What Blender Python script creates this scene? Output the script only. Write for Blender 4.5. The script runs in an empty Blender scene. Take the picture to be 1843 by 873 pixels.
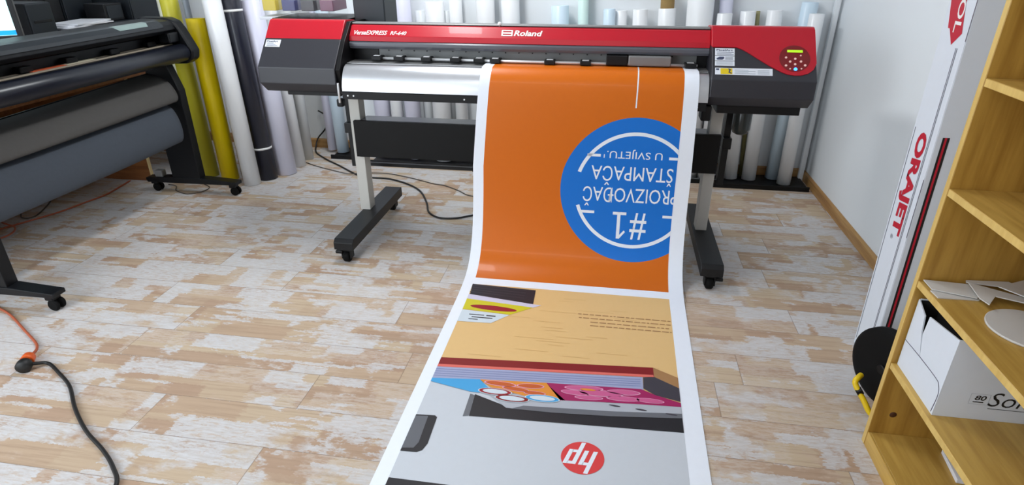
import bpy, bmesh, math, random
from mathutils import Vector, Matrix

random.seed(7)
scene = bpy.context.scene
COL = scene.collection
R = math.radians

# ------------------------------------------------------------------ camera
cam_data = bpy.data.cameras.new('camera')
cam_data.sensor_width = 36.0
cam_data.lens = 36.0 * 1088.0 / 1843.0
cam_data.clip_start = 0.05
cam = bpy.data.objects.new('camera', cam_data)
COL.objects.link(cam)
_yaw, _pitch, _roll = R(9.2), R(25.9), R(-0.15)
_f = Vector((-math.sin(_yaw) * math.cos(_pitch), math.cos(_yaw) * math.cos(_pitch), -math.sin(_pitch)))
_r = Vector((math.cos(_yaw), math.sin(_yaw), 0))
_u = _r.cross(_f)
_r2 = math.cos(_roll) * _r + math.sin(_roll) * _u
_u2 = -math.sin(_roll) * _r + math.cos(_roll) * _u
_m = Matrix((_r2, _u2, -_f)).transposed().to_4x4()
_m.translation = Vector((0, 0, 1.5))
cam.matrix_world = _m
scene.camera = cam

# ------------------------------------------------------------------ world, lights, exposure
scene.view_settings.view_transform = 'Standard'
scene.view_settings.look = 'None'
scene.view_settings.gamma = 1.0
scene.view_settings.use_curve_mapping = False
scene.view_settings.exposure = 0.0

world = bpy.data.worlds.new('room_ambience')
scene.world = world
world.use_nodes = True
_bg = world.node_tree.nodes['Background']
_bg.inputs['Color'].default_value = (0.86, 0.93, 1.0, 1)
_bg.inputs['Strength'].default_value = 3.2


def area_light(name, loc, target, sx, sy, power, color):
    d = bpy.data.lights.new(name, 'AREA')
    d.shape = 'RECTANGLE'
    d.size, d.size_y = sx, sy
    d.energy = power
    d.color = color
    o = bpy.data.objects.new(name, d)
    COL.objects.link(o)
    o.location = loc
    v = Vector(target) - Vector(loc)
    o.rotation_euler = v.to_track_quat('-Z', 'Y').to_euler()
    return o


area_light('ceiling_tube_light', (-1.1, 3.3, 2.66), (-1.1, 3.3, 0), 0.25, 1.2, 38, (0.95, 0.98, 1.0))
area_light('ceiling_tube_light', (-0.6, 0.6, 2.66), (-0.6, 0.6, 0), 1.6, 0.25, 12, (0.97, 0.98, 1.0))
area_light('window_daylight', (-3.4, -1.0, 1.9), (-0.6, 3.0, 0.6), 1.6, 1.4, 48, (0.86, 0.94, 1.0))


# ------------------------------------------------------------------ node helpers
def srgb(r, g, b):
    def c(v):
        v /= 255.0
        return v / 12.92 if v <= 0.04045 else ((v + 0.055) / 1.055) ** 2.4
    return (c(r), c(g), c(b), 1.0)


class NT:
    def __init__(self, m):
        m.use_nodes = True
        self.t = m.node_tree
        self.b = self.t.nodes['Principled BSDF']

    def n(self, kind, **kw):
        o = self.t.nodes.new(kind)
        for k, v in kw.items():
            setattr(o, k, v)
        return o

    def link(self, a, b):
        self.t.links.new(a, b)

    def val(self, sock, v):
        if hasattr(v, 'links') or isinstance(v, bpy.types.NodeSocket):
            self.link(v, sock)
        else:
            sock.default_value = v

    def math(self, op, a, b=None, c=None, clamp=False):
        o = self.n('ShaderNodeMath', operation=op, use_clamp=clamp)
        self.val(o.inputs[0], a)
        if b is not None:
            self.val(o.inputs[1], b)
        if c is not None:
            self.val(o.inputs[2], c)
        return o.outputs[0]

    def mix(self, fac, a, b, blend='MIX'):
        o = self.n('ShaderNodeMix', data_type='RGBA', blend_type=blend)
        self.val(o.inputs[0], fac)
        self.val(o.inputs[6], a)
        self.val(o.inputs[7], b)
        return o.outputs[2]

    def noise(self, vec, scale, detail=3.0, rough=0.55):
        o = self.n('ShaderNodeTexNoise')
        self.val(o.inputs['Vector'], vec)
        o.inputs['Scale'].default_value = scale
        o.inputs['Detail'].default_value = detail
        o.inputs['Roughness'].default_value = rough
        return o.outputs['Fac']

    def xyz(self, x, y, z):
        o = self.n('ShaderNodeCombineXYZ')
        self.val(o.inputs[0], x)
        self.val(o.inputs[1], y)
        self.val(o.inputs[2], z)
        return o.outputs[0]

    def sep(self, v):
        o = self.n('ShaderNodeSeparateXYZ')
        self.link(v, o.inputs[0])
        return o.outputs

    def scaled(self, v, s):
        o = self.n('ShaderNodeVectorMath', operation='MULTIPLY')
        self.link(v, o.inputs[0])
        o.inputs[1].default_value = s
        return o.outputs[0]

    def smooth(self, v, lo, hi):
        o = self.n('ShaderNodeMapRange', interpolation_type='SMOOTHSTEP')
        self.val(o.inputs[0], v)
        o.inputs[1].default_value = lo
        o.inputs[2].default_value = hi
        return o.outputs[0]

    def bump(self, h, strength, dist=0.002):
        o = self.n('ShaderNodeBump')
        o.inputs['Strength'].default_value = strength
        o.inputs['Distance'].default_value = dist
        self.link(h, o.inputs['Height'])
        self.link(o.outputs[0], self.b.inputs['Normal'])


def mat(name, rgb, rough=0.5, metal=0.0, coat=0.0, var=0.0, vscale=40.0, emit=None, emit_strength=0.0, spec=0.5, bump=0.0):
    m = bpy.data.materials.new(name)
    t = NT(m)
    c = srgb(*rgb)
    t.b.inputs['Roughness'].default_value = rough
    t.b.inputs['Metallic'].default_value = metal
    t.b.inputs['Specular IOR Level'].default_value = spec
    t.b.inputs['Coat Weight'].default_value = coat
    tc = t.n('ShaderNodeTexCoord').outputs['Object']
    nz = t.noise(tc, vscale, 3)
    k = max(var, 0.02)
    t.link(t.mix(nz, (c[0] * (1 - k), c[1] * (1 - k), c[2] * (1 - k), 1), (min(1, c[0] * (1 + k)), min(1, c[1] * (1 + k)), min(1, c[2] * (1 + k)), 1)), t.b.inputs['Base Color'])
    if bump:
        t.bump(nz, bump)
    if emit:
        t.b.inputs['Emission Color'].default_value = srgb(*emit)
        t.b.inputs['Emission Strength'].default_value = emit_strength
    return m


def wood(name, light, dark, axis='x', rough=0.45, board=0.0):
    m = bpy.data.materials.new(name)
    t = NT(m)
    tc = t.n('ShaderNodeTexCoord').outputs['Object']
    s = {'x': (1.2, 16, 16), 'y': (16, 1.2, 16), 'z': (16, 16, 1.2)}[axis]
    v = t.scaled(tc, s)
    g = t.noise(v, 1.6, 5, 0.6)
    g2 = t.noise(v, 5.0, 2, 0.5)
    f = t.smooth(t.math('ADD', t.math('MULTIPLY', g, 0.75), t.math('MULTIPLY', g2, 0.25)), 0.3, 0.72)
    colr = t.mix(f, srgb(*light), srgb(*dark))
    if board:
        p = t.sep(tc)
        a = p[1] if axis == 'x' else p[0]
        cell = t.math('FLOOR', t.math('DIVIDE', a, board))
        wn = t.n('ShaderNodeTexWhiteNoise', noise_dimensions='1D')
        t.link(cell, wn.inputs['W'])
        colr = t.mix(t.math('MULTIPLY', wn.outputs[0], 0.28), colr, srgb(*[int(q * 0.62) for q in dark]))
    t.link(colr, t.b.inputs['Base Color'])
    t.b.inputs['Roughness'].default_value = rough
    t.bump(g, 0.12)
    return m


def floor_material():
    m = bpy.data.materials.new('washed_collage_laminate')
    t = NT(m)
    tc = t.n('ShaderNodeTexCoord').outputs['Object']
    p = t.sep(tc)
    PW, PL = 0.195, 1.20
    y = t.math('DIVIDE', t.math('ADD', p[1], -1.37), PW)
    row = t.math('FLOOR', y)
    fy = t.math('SUBTRACT', y, row)
    wn = t.n('ShaderNodeTexWhiteNoise', noise_dimensions='1D')
    t.link(row, wn.inputs['W'])
    x = t.math('ADD', t.math('DIVIDE', t.math('ADD', p[0], 0.87), PL), wn.outputs[0])
    colm = t.math('FLOOR', x)
    fx = t.math('SUBTRACT', x, colm)
    wn2 = t.n('ShaderNodeTexWhiteNoise', noise_dimensions='2D')
    t.link(t.xyz(row, colm, 0), wn2.inputs['Vector'])
    rnd = wn2.outputs[0]
    # local print coordinates, shifted plank by plank
    lx = t.math('ADD', p[0], t.math('MULTIPLY', rnd, 37.0))
    ly = t.math('ADD', t.math('MULTIPLY', fy, PW), t.math('MULTIPLY', t.math('FLOOR', t.math('MULTIPLY', rnd, 50.0)), PW))
    base = t.xyz(lx, ly, t.math('MULTIPLY', rnd, 11.0))
    # small wander so that the painted blocks have worn edges
    wob = t.noise(t.scaled(base, (10, 60, 1)), 2.0, 4, 0.7)
    wob2 = t.noise(t.scaled(base, (34, 14, 1)), 2.0, 4, 0.65)
    bx = t.math('ADD', lx, t.math('MULTIPLY', t.math('SUBTRACT', wob, 0.5), 0.085))
    by = t.math('ADD', ly, t.math('MULTIPLY', t.math('SUBTRACT', wob2, 0.5), 0.024))

    def blocks(w, h, seed):
        """random value per ragged rectangle w by h, rows sliding against each other"""
        rr = t.math('FLOOR', t.math('DIVIDE', by, h))
        w1 = t.n('ShaderNodeTexWhiteNoise', noise_dimensions='2D')
        t.link(t.xyz(rr, seed, 0), w1.inputs['Vector'])
        cc = t.math('FLOOR', t.math('ADD', t.math('DIVIDE', bx, w), t.math('MULTIPLY', w1.outputs[0], 9.0)))
        w2 = t.n('ShaderNodeTexWhiteNoise', noise_dimensions='3D')
        t.link(t.xyz(rr, cc, seed), w2.inputs['Vector'])
        return w2.outputs[0]

    big = blocks(0.26, PW / 2, 1.3)
    mid = blocks(0.15, PW / 4, 4.7)
    tall = blocks(0.075, PW, 8.1)
    thin = blocks(0.30, PW / 11, 2.9)
    slow = t.noise(t.scaled(tc, (1, 1, 1)), 0.9, 2, 0.5)
    blot = t.noise(t.scaled(base, (6, 11, 1)), 1.2, 5, 0.65)
    fine = t.noise(t.scaled(base, (14, 60, 1)), 1.6, 5, 0.75)
    bias = t.math('SUBTRACT', t.math('MULTIPLY', t.math('SUBTRACT', slow, 0.5), 0.5), t.math('MULTIPLY', p[0], 0.030))

    def chosen(v, thr, soft):
        a = t.math('ADD', t.math('ADD', v, bias), t.math('MULTIPLY', t.math('SUBTRACT', blot, 0.5), 0.8))
        return t.smooth(a, thr, thr + soft)
    paint = t.math('MAXIMUM', t.math('MULTIPLY', chosen(big, 0.64, 0.18), 0.88), t.math('MULTIPLY', chosen(mid, 0.80, 0.10), 0.85))
    paint = t.math('MAXIMUM', paint, t.math('MULTIPLY', chosen(tall, 0.86, 0.07), 0.85))
    paint = t.math('MAXIMUM', paint, t.math('MULTIPLY', chosen(thin, 0.90, 0.05), 0.8))
    # worn through along the grain
    wear = t.smooth(fine, 0.50, 0.66)
    wear2 = t.smooth(t.noise(t.scaled(base, (22, 26, 1)), 1.4, 4, 0.75), 0.56, 0.70)
    paint = t.math('MULTIPLY', paint, t.math('SUBTRACT', 1.0, t.math('MAXIMUM', t.math('MULTIPLY', wear, 0.78), t.math('MULTIPLY', wear2, 0.55))))
    # bare wood tones, one per block
    tone = blocks(0.34, PW / 2, 6.4)
    tone2 = blocks(0.19, PW / 3, 3.1)
    grain = t.noise(t.scaled(base, (1.6, 40, 1)), 1.7, 6, 0.68)
    wa = t.mix(tone, srgb(196, 177, 151), srgb(184, 158, 133))
    wa = t.mix(t.math('MULTIPLY', t.smooth(tone2, 0.62, 0.72), 0.7), wa, srgb(172, 142, 120))
    wa = t.mix(t.smooth(blot, 0.5, 0.7), wa, srgb(195, 173, 153))
    wb = t.mix(t.math('MULTIPLY', t.smooth(grain, 0.42, 0.75), 0.6), wa, srgb(156, 130, 108))
    wash = t.math('MULTIPLY', t.math('MULTIPLY', t.smooth(blocks(0.40, PW / 2, 5.5), 0.45, 0.6), t.smooth(fine, 0.36, 0.60)), 0.45)
    wc = t.mix(wash, wb, srgb(206, 196, 187))
    white = t.mix(t.smooth(wob, 0.3, 0.7), srgb(208, 209, 212), srgb(194, 190, 188))
    colr = t.mix(paint, wc, white)
    # joints
    ex = t.math('MULTIPLY', t.math('MINIMUM', fx, t.math('SUBTRACT', 1.0, fx)), PL)
    ey = t.math('MULTIPLY', t.math('MINIMUM', fy, t.math('SUBTRACT', 1.0, fy)), PW)
    e = t.math('MINIMUM', ex, ey)
    joint = t.math('SUBTRACT', 1.0, t.smooth(e, 0.0006, 0.0022))
    colr = t.mix(t.math('MULTIPLY', joint, 0.55), colr, srgb(104, 86, 72))
    t.link(colr, t.b.inputs['Base Color'])
    t.b.inputs['Roughness'].default_value = 0.9
    t.b.inputs['Specular IOR Level'].default_value = 0.4
    t.bump(t.math('SUBTRACT', t.math('MULTIPLY', grain, 0.25), joint), 0.15, 0.001)
    return m


# ------------------------------------------------------------------ object helpers
WORLD = {}          # object name -> world position of its origin


def origin_of(o):
    return WORLD.get(o.name, Vector((0, 0, 0)))


def tag(o, label=None, cat=None, group=None, kind=None):
    if label:
        o['label'] = label
    if cat:
        o['category'] = cat
    if group:
        o['group'] = group
    if kind:
        o['kind'] = kind
    return o


def thing(name, label, cat, loc, group=None):
    o = bpy.data.objects.new(name, None)
    o.empty_display_size = 0.05
    COL.objects.link(o)
    o.location = loc
    WORLD[o.name] = Vector(loc)
    return tag(o, label, cat, group)


def catmull(pts, n=8):
    P = [Vector(p) for p in pts]
    out = []
    for i in range(len(P) - 1):
        a, b, c, d = P[max(i - 1, 0)], P[i], P[i + 1], P[min(i + 2, len(P) - 1)]
        for k in range(n):
            s = k / n
            out.append(0.5 * ((2 * b) + (c - a) * s + (2 * a - 5 * b + 4 * c - d) * s * s + (3 * b - a - 3 * c + d) * s ** 3))
    out.append(P[-1])
    return out


class MB:
    """collects shapes in world coordinates and links them as one mesh object"""

    def __init__(self):
        self.bm = bmesh.new()
        self.mi = 0

    def _merge(self, other, smooth=False):
        vm = {}
        for v in other.verts:
            vm[v] = self.bm.verts.new(v.co)
        for f in other.faces:
            try:
                nf = self.bm.faces.new([vm[v] for v in f.verts])
            except ValueError:
                continue
            nf.smooth = smooth
            nf.material_index = self.mi
        other.free()

    def box(self, x0, x1, y0, y1, z0, z1, bev=0.0, seg=2, rot=None, pivot=None):
        b = bmesh.new()
        vs = [b.verts.new((x, y, z)) for x in (x0, x1) for y in (y0, y1) for z in (z0, z1)]
        for q in ((0, 1, 3, 2), (4, 6, 7, 5), (0, 4, 5, 1), (2, 3, 7, 6), (0, 2, 6, 4), (1, 5, 7, 3)):
            b.faces.new([vs[i] for i in q])
        bmesh.ops.recalc_face_normals(b, faces=b.faces)
        if bev:
            bmesh.ops.bevel(b, geom=list(b.edges), offset=bev, segments=seg, affect='EDGES', profile=0.5)
        if rot is not None:
            pv = Vector(pivot) if pivot else Vector(((x0 + x1) / 2, (y0 + y1) / 2, (z0 + z1) / 2))
            bmesh.ops.rotate(b, cent=pv, matrix=rot, verts=b.verts)
        self._merge(b)
        return self

    def prism(self, prof, a0, a1, axis='x', bev=0.0, seg=2, smooth=False):
        """profile extruded along an axis: 'x' takes (y,z) pairs, 'y' takes (x,z), 'z' takes (x,y)"""
        b = bmesh.new()

        def P(q, a):
            if axis == 'x':
                return (a, q[0], q[1])
            if axis == 'y':
                return (q[0], a, q[1])
            return (q[0], q[1], a)
        A = [b.verts.new(P(q, a0)) for q in prof]
        B = [b.verts.new(P(q, a1)) for q in prof]
        n = len(prof)
        b.faces.new(A)
        b.faces.new(list(reversed(B)))
        for i in range(n):
            b.faces.new([A[i], B[i], B[(i + 1) % n], A[(i + 1) % n]])
        bmesh.ops.recalc_face_normals(b, faces=b.faces)
        if bev:
            bmesh.ops.bevel(b, geom=list(b.edges), offset=bev, segments=seg, affect='EDGES', profile=0.5)
        self._merge(b, smooth)
        return self

    def sheet(self, prof, a0, a1, thick, axis='x', smooth=True):
        """open profile given a thickness, extruded along the axis"""
        n = len(prof)
        off = []
        for i in range(n):
            p, q = prof[max(i - 1, 0)], prof[min(i + 1, n - 1)]
            d = Vector((q[0] - p[0], q[1] - p[1]))
            d.normalize()
            off.append((prof[i][0] - d.y * thick, prof[i][1] + d.x * thick))
        return self.prism(list(prof) + list(reversed(off)), a0, a1, axis, smooth=False)

    def lathe(self, p0, p1, prof, n=24, smooth=True):
        """prof: (distance along p0->p1, radius) pairs"""
        p0, p1 = Vector(p0), Vector(p1)
        d = (p1 - p0).normalized()
        a = d.orthogonal().normalized()
        c = d.cross(a)
        b = bmesh.new()
        rings = []
        for (t, r) in prof:
            o = p0 + d * t
            if r <= 1e-6:
                rings.append([b.verts.new(o)])
            else:
                rings.append([b.verts.new(o + (a * math.cos(k * 2 * math.pi / n) + c * math.sin(k * 2 * math.pi / n)) * r) for k in range(n)])
        for i in range(len(rings) - 1):
            A, B = rings[i], rings[i + 1]
            for k in range(n):
                q = []
                for v in ((A[k % len(A)]), (A[(k + 1) % len(A)]), (B[(k + 1) % len(B)]), (B[k % len(B)])):
                    if v not in q:
                        q.append(v)
                if len(q) > 2:
                    try:
                        b.faces.new(q)
                    except ValueError:
                        pass
        for rg in (rings[0], rings[-1]):
            if len(rg) > 2:
                b.faces.new(rg)
        bmesh.ops.recalc_face_normals(b, faces=b.faces)
        vm = {v: self.bm.verts.new(v.co) for v in b.verts}
        for f in b.faces:
            nf = self.bm.faces.new([vm[v] for v in f.verts])
            nf.smooth = smooth and len(f.verts) <= 4
            nf.material_index = self.mi
        b.free()
        return self

    def cyl(self, p0, p1, r, n=24, bev=0.0):
        L = (Vector(p1) - Vector(p0)).length
        e = min(bev, r * 0.5)
        prof = [(0, r - e), (e, r), (L - e, r), (L, r - e)] if e else [(0, r), (L, r)]
        return self.lathe(p0, p1, prof, n)

    def hollow(self, p0, p1, r, ri, n=28):
        L = (Vector(p1) - Vector(p0)).length
        return self.lathe(p0, p1, [(0, r), (L - 0.002, r), (L, r - 0.002), (L, ri), (L - 0.35, ri), (L - 0.35, 0)], n)

    def tube(self, pts, r, n=8, dense=8):
        P = catmull(pts, dense) if dense else [Vector(p) for p in pts]
        rings = []
        prev = None
        for i, p in enumerate(P):
            d = (P[min(i + 1, len(P) - 1)] - P[max(i - 1, 0)]).normalized()
            a = d.orthogonal().normalized() if prev is None else (prev - d * prev.dot(d)).normalized()
            prev = a
            c = d.cross(a)
            rings.append([self.bm.verts.new(p + (a * math.cos(k * 2 * math.pi / n) + c * math.sin(k * 2 * math.pi / n)) * r) for k in range(n)])
        for i in range(len(rings) - 1):
            for k in range(n):
                f = self.bm.faces.new([rings[i][k], rings[i][(k + 1) % n], rings[i + 1][(k + 1) % n], rings[i + 1][k]])
                f.smooth = True
                f.material_index = self.mi
        for rg in (rings[0], rings[-1]):
            f = self.bm.faces.new(rg)
            f.material_index = self.mi
        return self

    def poly(self, pts):
        f = self.bm.faces.new([self.bm.verts.new(p) for p in pts])
        f.material_index = self.mi
        return self

    def flat(self, tm, fn):
        """adds a flat 2-D mesh (verts, faces) mapped by fn(x, y) -> point"""
        vs = [self.bm.verts.new(fn(x, y)) for x, y in tm[0]]
        for q in tm[1]:
            try:
                f = self.bm.faces.new([vs[i] for i in q])
                f.material_index = self.mi
            except ValueError:
                pass
        return self

    def build(self, name, material, parent=None, recalc=True):
        me = bpy.data.meshes.new(name)
        if recalc:
            bmesh.ops.recalc_face_normals(self.bm, faces=self.bm.faces)
        if parent is None:
            xs = [v.co for v in self.bm.verts]
            org = Vector(((min(p.x for p in xs) + max(p.x for p in xs)) / 2, (min(p.y for p in xs) + max(p.y for p in xs)) / 2, min(p.z for p in xs)))
        else:
            org = origin_of(parent)
        bmesh.ops.translate(self.bm, vec=-org, verts=self.bm.verts)
        self.bm.to_mesh(me)
        self.bm.free()
        for m in (material if isinstance(material, (list, tuple)) else [material]):
            me.materials.append(m)
        o = bpy.data.objects.new(name, me)
        COL.objects.link(o)
        if parent is not None:
            o.parent = parent
        else:
            o.location = org
        WORLD[o.name] = org
        return o


def text2d(body, bold=0.0, shear=0.0, spacing=1.0):
    """outline of a word as a flat mesh, scaled so that its bounding box is 0..1 both ways"""
    cu = bpy.data.curves.new('lettering_outline', 'FONT')
    cu.body = body
    cu.size = 1.0
    cu.offset = bold
    cu.shear = shear
    cu.space_character = spacing
    cu.resolution_u = 3
    o = bpy.data.objects.new('lettering_outline', cu)
    COL.objects.link(o)
    dg = bpy.context.evaluated_depsgraph_get()
    me = bpy.data.meshes.new_from_object(o.evaluated_get(dg))
    vs = [(v.co.x, v.co.y) for v in me.vertices]
    fs = [tuple(p.vertices) for p in me.polygons]
    bpy.data.objects.remove(o)
    bpy.data.curves.remove(cu)
    bpy.data.meshes.remove(me)
    x0, x1 = min(v[0] for v in vs), max(v[0] for v in vs)
    y0, y1 = min(v[1] for v in vs), max(v[1] for v in vs)
    return [((x - x0) / (x1 - x0), (y - y0) / (y1 - y0)) for x, y in vs], fs


# ------------------------------------------------------------------ materials
M = {}
M['floor'] = floor_material()
M['wall'] = mat('white_painted_wall', (236, 240, 243), 0.75, var=0.02, vscale=4, bump=0.03)
M['skirting'] = wood('oak_skirting', (186, 146, 92), (150, 108, 62), 'y', 0.5)
M['skirting_x'] = wood('oak_skirting_back', (186, 146, 92), (150, 108, 62), 'x', 0.5)
M['pine'] = wood('pine_board', (208, 170, 88), (176, 136, 60), 'y', 0.42, board=0.09)
M['pine_panel_shaded'] = wood('pine_panel_shaded', (186, 144, 64), (150, 108, 40), 'z', 0.45, board=0.11)  # darker than the boards, weaker light inside the shelf put into the colour
M['pine_edge'] = wood('pine_edge', (222, 190, 112), (202, 166, 90), 'z', 0.45)
M['red'] = mat('red_plastic', (186, 22, 40), 0.3, coat=0.15, spec=0.35)
M['red_dark'] = mat('deep_red_plastic', (120, 14, 20), 0.35)
M['charcoal'] = mat('charcoal_plastic', (46, 46, 52), 0.42, var=0.04)
M['rail_grey'] = mat('smoked_grey_window', (88, 90, 98), 0.28)
M['black'] = mat('black_plastic', (12, 12, 14), 0.45, spec=0.3)
M['black_metal'] = mat('black_painted_steel', (20, 21, 23), 0.42, var=0.05, spec=0.35)
M['panel_black'] = mat('matt_black_panel', (8, 8, 9), 0.55, spec=0.25)
M['alu'] = mat('brushed_aluminium', (206, 208, 212), 0.3, metal=0.85)
M['alu_dull'] = mat('dull_aluminium', (128, 128, 128), 0.5, metal=0.3)
M['rail_alu'] = mat('pale_rail_aluminium', (122, 124, 124), 0.5, metal=0.2)
M['steel_post'] = mat('pale_painted_steel', (196, 194, 188), 0.45)
M['silver'] = mat('bright_silver', (225, 226, 228), 0.35, metal=0.4)
M['white'] = mat('white_plastic', (240, 240, 238), 0.4)
M['sticker'] = mat('white_sticker', (226, 230, 238), 0.5)
M['ink'] = mat('sticker_ink', (60, 66, 92), 0.6)
M['pale_ink'] = mat('pale_sticker_ink', (160, 168, 178), 0.6)
M['yellow_sign'] = mat('yellow_sticker', (226, 196, 20), 0.5)
M['lcd'] = mat('lit_display', (150, 200, 30), 0.4, emit=(160, 215, 30), emit_strength=0.9)
M['button'] = mat('pale_button', (250, 206, 196), 0.4)
M['led'] = mat('blue_led', (60, 130, 255), 0.3, emit=(60, 140, 255), emit_strength=3.0)
M['bottle'] = mat('smoky_bottle', (44, 48, 46), 0.2)
M['vinyl'] = mat('white_vinyl', (236, 241, 250), 0.5, spec=0.3)
M['orange'] = mat('orange_print', (208, 104, 14), 0.36, coat=0.05, spec=0.25)
M['blue'] = mat('blue_print', (24, 112, 204), 0.36, coat=0.05, spec=0.25)
M['p_white'] = mat('white_print', (232, 238, 246), 0.22, coat=0.3)
M['cable'] = mat('black_cable', (20, 20, 20), 0.5)
M['grey_cable'] = mat('grey_cable', (84, 78, 72), 0.5)
M['orange_cable'] = mat('orange_cable', (176, 90, 60), 0.5)
M['orange_plastic'] = mat('orange_plug_plastic', (226, 96, 34), 0.45)
M['fabric_warm'] = mat('warm_grey_fabric', (78, 76, 74), 0.9, var=0.08, vscale=60, bump=0.1)
M['fabric_cool'] = mat('cool_grey_fabric', (66, 72, 81), 0.9, var=0.08, vscale=60, bump=0.1)
M['plotter'] = mat('plotter_black', (12, 14, 18), 0.4, spec=0.35)
M['plotter_sheen'] = mat('plotter_painted_sheen', (30, 36, 42), 0.32)  # lighter slate, the rail's sheen put into a colour
M['plotter_roll'] = mat('plotter_navy_black', (16, 20, 32), 0.3)
M['beige'] = mat('beige_strip', (168, 156, 138), 0.5)
M['desk'] = wood('brown_desk_wood', (150, 96, 52), (112, 66, 32), 'x', 0.5)
M['desk_edge'] = mat('pale_desk_edge', (214, 190, 140), 0.5)
M['pc'] = mat('slate_computer_case', (30, 36, 43), 0.5)
M['pc_dark'] = mat('black_computer_case', (14, 15, 19), 0.5)
M['paper'] = mat('white_paper', (232, 234, 240), 0.7)
M['card_grey'] = mat('offcut_board', (206, 204, 200), 0.7)
M['carton'] = mat('white_carton', (218, 224, 232), 0.65)
M['carton_shade'] = mat('carton_shade_black', (16, 15, 15), 0.8)  # black tone for the shade inside the open white carton
M['marker'] = mat('black_marker', (22, 22, 24), 0.6)
M['carton_red'] = mat('carton_red_print', (190, 24, 48), 0.5)
M['carton_line'] = mat('carton_dark_line', (70, 64, 84), 0.5)
M['rubber'] = mat('black_rubber', (8, 8, 8), 0.75, spec=0.2)
M['yellow_steel'] = mat('yellow_painted_steel', (232, 196, 24), 0.4)
M['core'] = mat('cardboard_core', (150, 122, 74), 0.8, var=0.15, vscale=90)
M['core_dark'] = mat('roll_core_inside', (70, 70, 72), 0.8)
for nm, c in (('roll_white', (246, 248, 250)), ('roll_grey', (224, 228, 230)), ('roll_lavender', (228, 228, 246)), ('roll_blue', (216, 236, 250)),
              ('roll_mint', (218, 244, 238)), ('roll_cream', (226, 226, 206)), ('roll_khaki', (150, 146, 100))):
    M[nm] = mat(nm, c, 0.35, coat=0.15, var=0.02, vscale=8)
M['roll_yellow'] = mat('roll_yellow', (255, 224, 2), 0.4, coat=0.05)
M['roll_olive'] = mat('roll_olive', (206, 198, 52), 0.4, coat=0.05)
M['roll_navy'] = mat('roll_navy', (28, 30, 44), 0.3, coat=0.2)
M['roll_black'] = mat('roll_black', (22, 22, 24), 0.4)
M['roll_steel'] = mat('roll_steel', (138, 146, 156), 0.4)
M['roll_tan'] = mat('roll_tan', (150, 128, 88), 0.6)

# ------------------------------------------------------------------ the room
XR, YB = 1.42, 4.42
tag(MB().box(-4.3, XR + 0.1, -1.2, YB + 0.45, -0.05, 0.0).build('floor', M['floor']), kind='structure')
fl = bpy.data.objects['floor']
# the floor's own coordinates are the room's coordinates
for v in fl.data.vertices:
    v.co += fl.location
fl.location = (0, 0, 0)
YL = YB + 0.054 * (XR + 4.2)           # the back wall runs slightly askew
tag(MB().prism([(-4.3, YL + 0.0054), (XR + 0.1, YB - 0.0054), (XR + 0.1, YB + 0.15), (-4.3, YL + 0.15)], 0, 2.7, 'z').build('wall_back', M['wall']), kind='structure')
tag(MB().box(XR, XR + 0.1, -1.2, YB, 0, 2.7).build('wall_right', M['wall']), kind='structure')
tag(MB().box(-4.3, -4.2, -1.2, YL, 0, 2.7).build('wall_left', M['wall']), kind='structure')
tag(MB().box(-1.7, XR + 0.1, -1.3, -1.2, 0, 2.7).build('wall_front_light_block', M['wall']), kind='structure')  # unseen partial wall behind the camera, added to block front light on the right
tag(MB().box(-4.3, XR + 0.1, -1.2, YB + 0.45, 2.7, 2.75).build('ceiling', M['wall']), kind='structure')
tag(MB().prism([(XR, 0), (XR - 0.016, 0), (XR - 0.016, 0.056), (XR - 0.006, 0.066), (XR, 0.066)], 1.75, YB, 'y').build('baseboard_right', M['skirting']), kind='structure')
bb_ = MB().prism([(0, 0), (-0.016, 0), (-0.016, 0.066), (-0.006, 0.076), (0, 0.076)], -4.2, XR - 0.016, 'x')
for v_ in bb_.bm.verts:
    v_.co.y += YB + 0.054 * (XR - v_.co.x)
tag(bb_.build('baseboard_back', M['skirting_x']), kind='structure')
tag(MB().box(XR - 0.05, XR - 0.018, YB - 0.05, YB - 0.018, 0.0, 2.7, 0.004).build('trim_1', M['wall']), kind='structure')

# ------------------------------------------------------------------ the wide format printer
PX0, PX1 = -1.768, 0.900
pr = thing('wide_format_printer', 'large red and charcoal wide format printer on a wheeled stand, feeding out an orange print', 'printer', (-0.43, 3.1, 0))
KY, KZ = 2.89, 0.968            # front crease of the end covers
SL = Vector((0, 0.115, 0.124)).normalized()
SN = Vector((0, -0.124, 0.115)).normalized()


def slope(x, t, h=0.0):
    """point on the sloped face of the end covers, t metres up from the crease, h metres off it"""
    return Vector((x, KY, KZ)) + SL * t + SN * h


def slab(mb, outline, h0, h1):
    """outline of (x,t) on the sloped face raised from h0 to h1"""
    n = len(outline)
    A = [mb.bm.verts.new(slope(x, t, h0)) for x, t in outline]
    B = [mb.bm.verts.new(slope(x, t, h1)) for x, t in outline]
    for q in [list(reversed(A)), B] + [[A[i], A[(i + 1) % n], B[(i + 1) % n], B[i]] for i in range(n)]:
        f = mb.bm.faces.new(q)
        f.material_index = mb.mi
    return mb


def rect(x0, x1, t0, t1):
    return [(x0, t0), (x1, t0), (x1, t1), (x0, t1)]


def disc(x, t, r, n=28, ry=None):
    ry = ry or r
    return [(x + r * math.cos(k * 2 * math.pi / n), t + ry * math.sin(k * 2 * math.pi / n)) for k in range(n)]


TB = 0.1685                     # where red begins on the slope
cover = [(KY, KZ), (KY - 0.004, 0.888), (2.945, 0.838), (3.42, 0.838), (3.42, 1.085), (3.006, 1.0922)]
cap = [(3.006, 1.0922), (3.078, 1.170), (3.088, 1.1755), (3.105, 1.177), (3.2, 1.168), (3.40, 1.105), (3.42, 1.085)]
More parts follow.
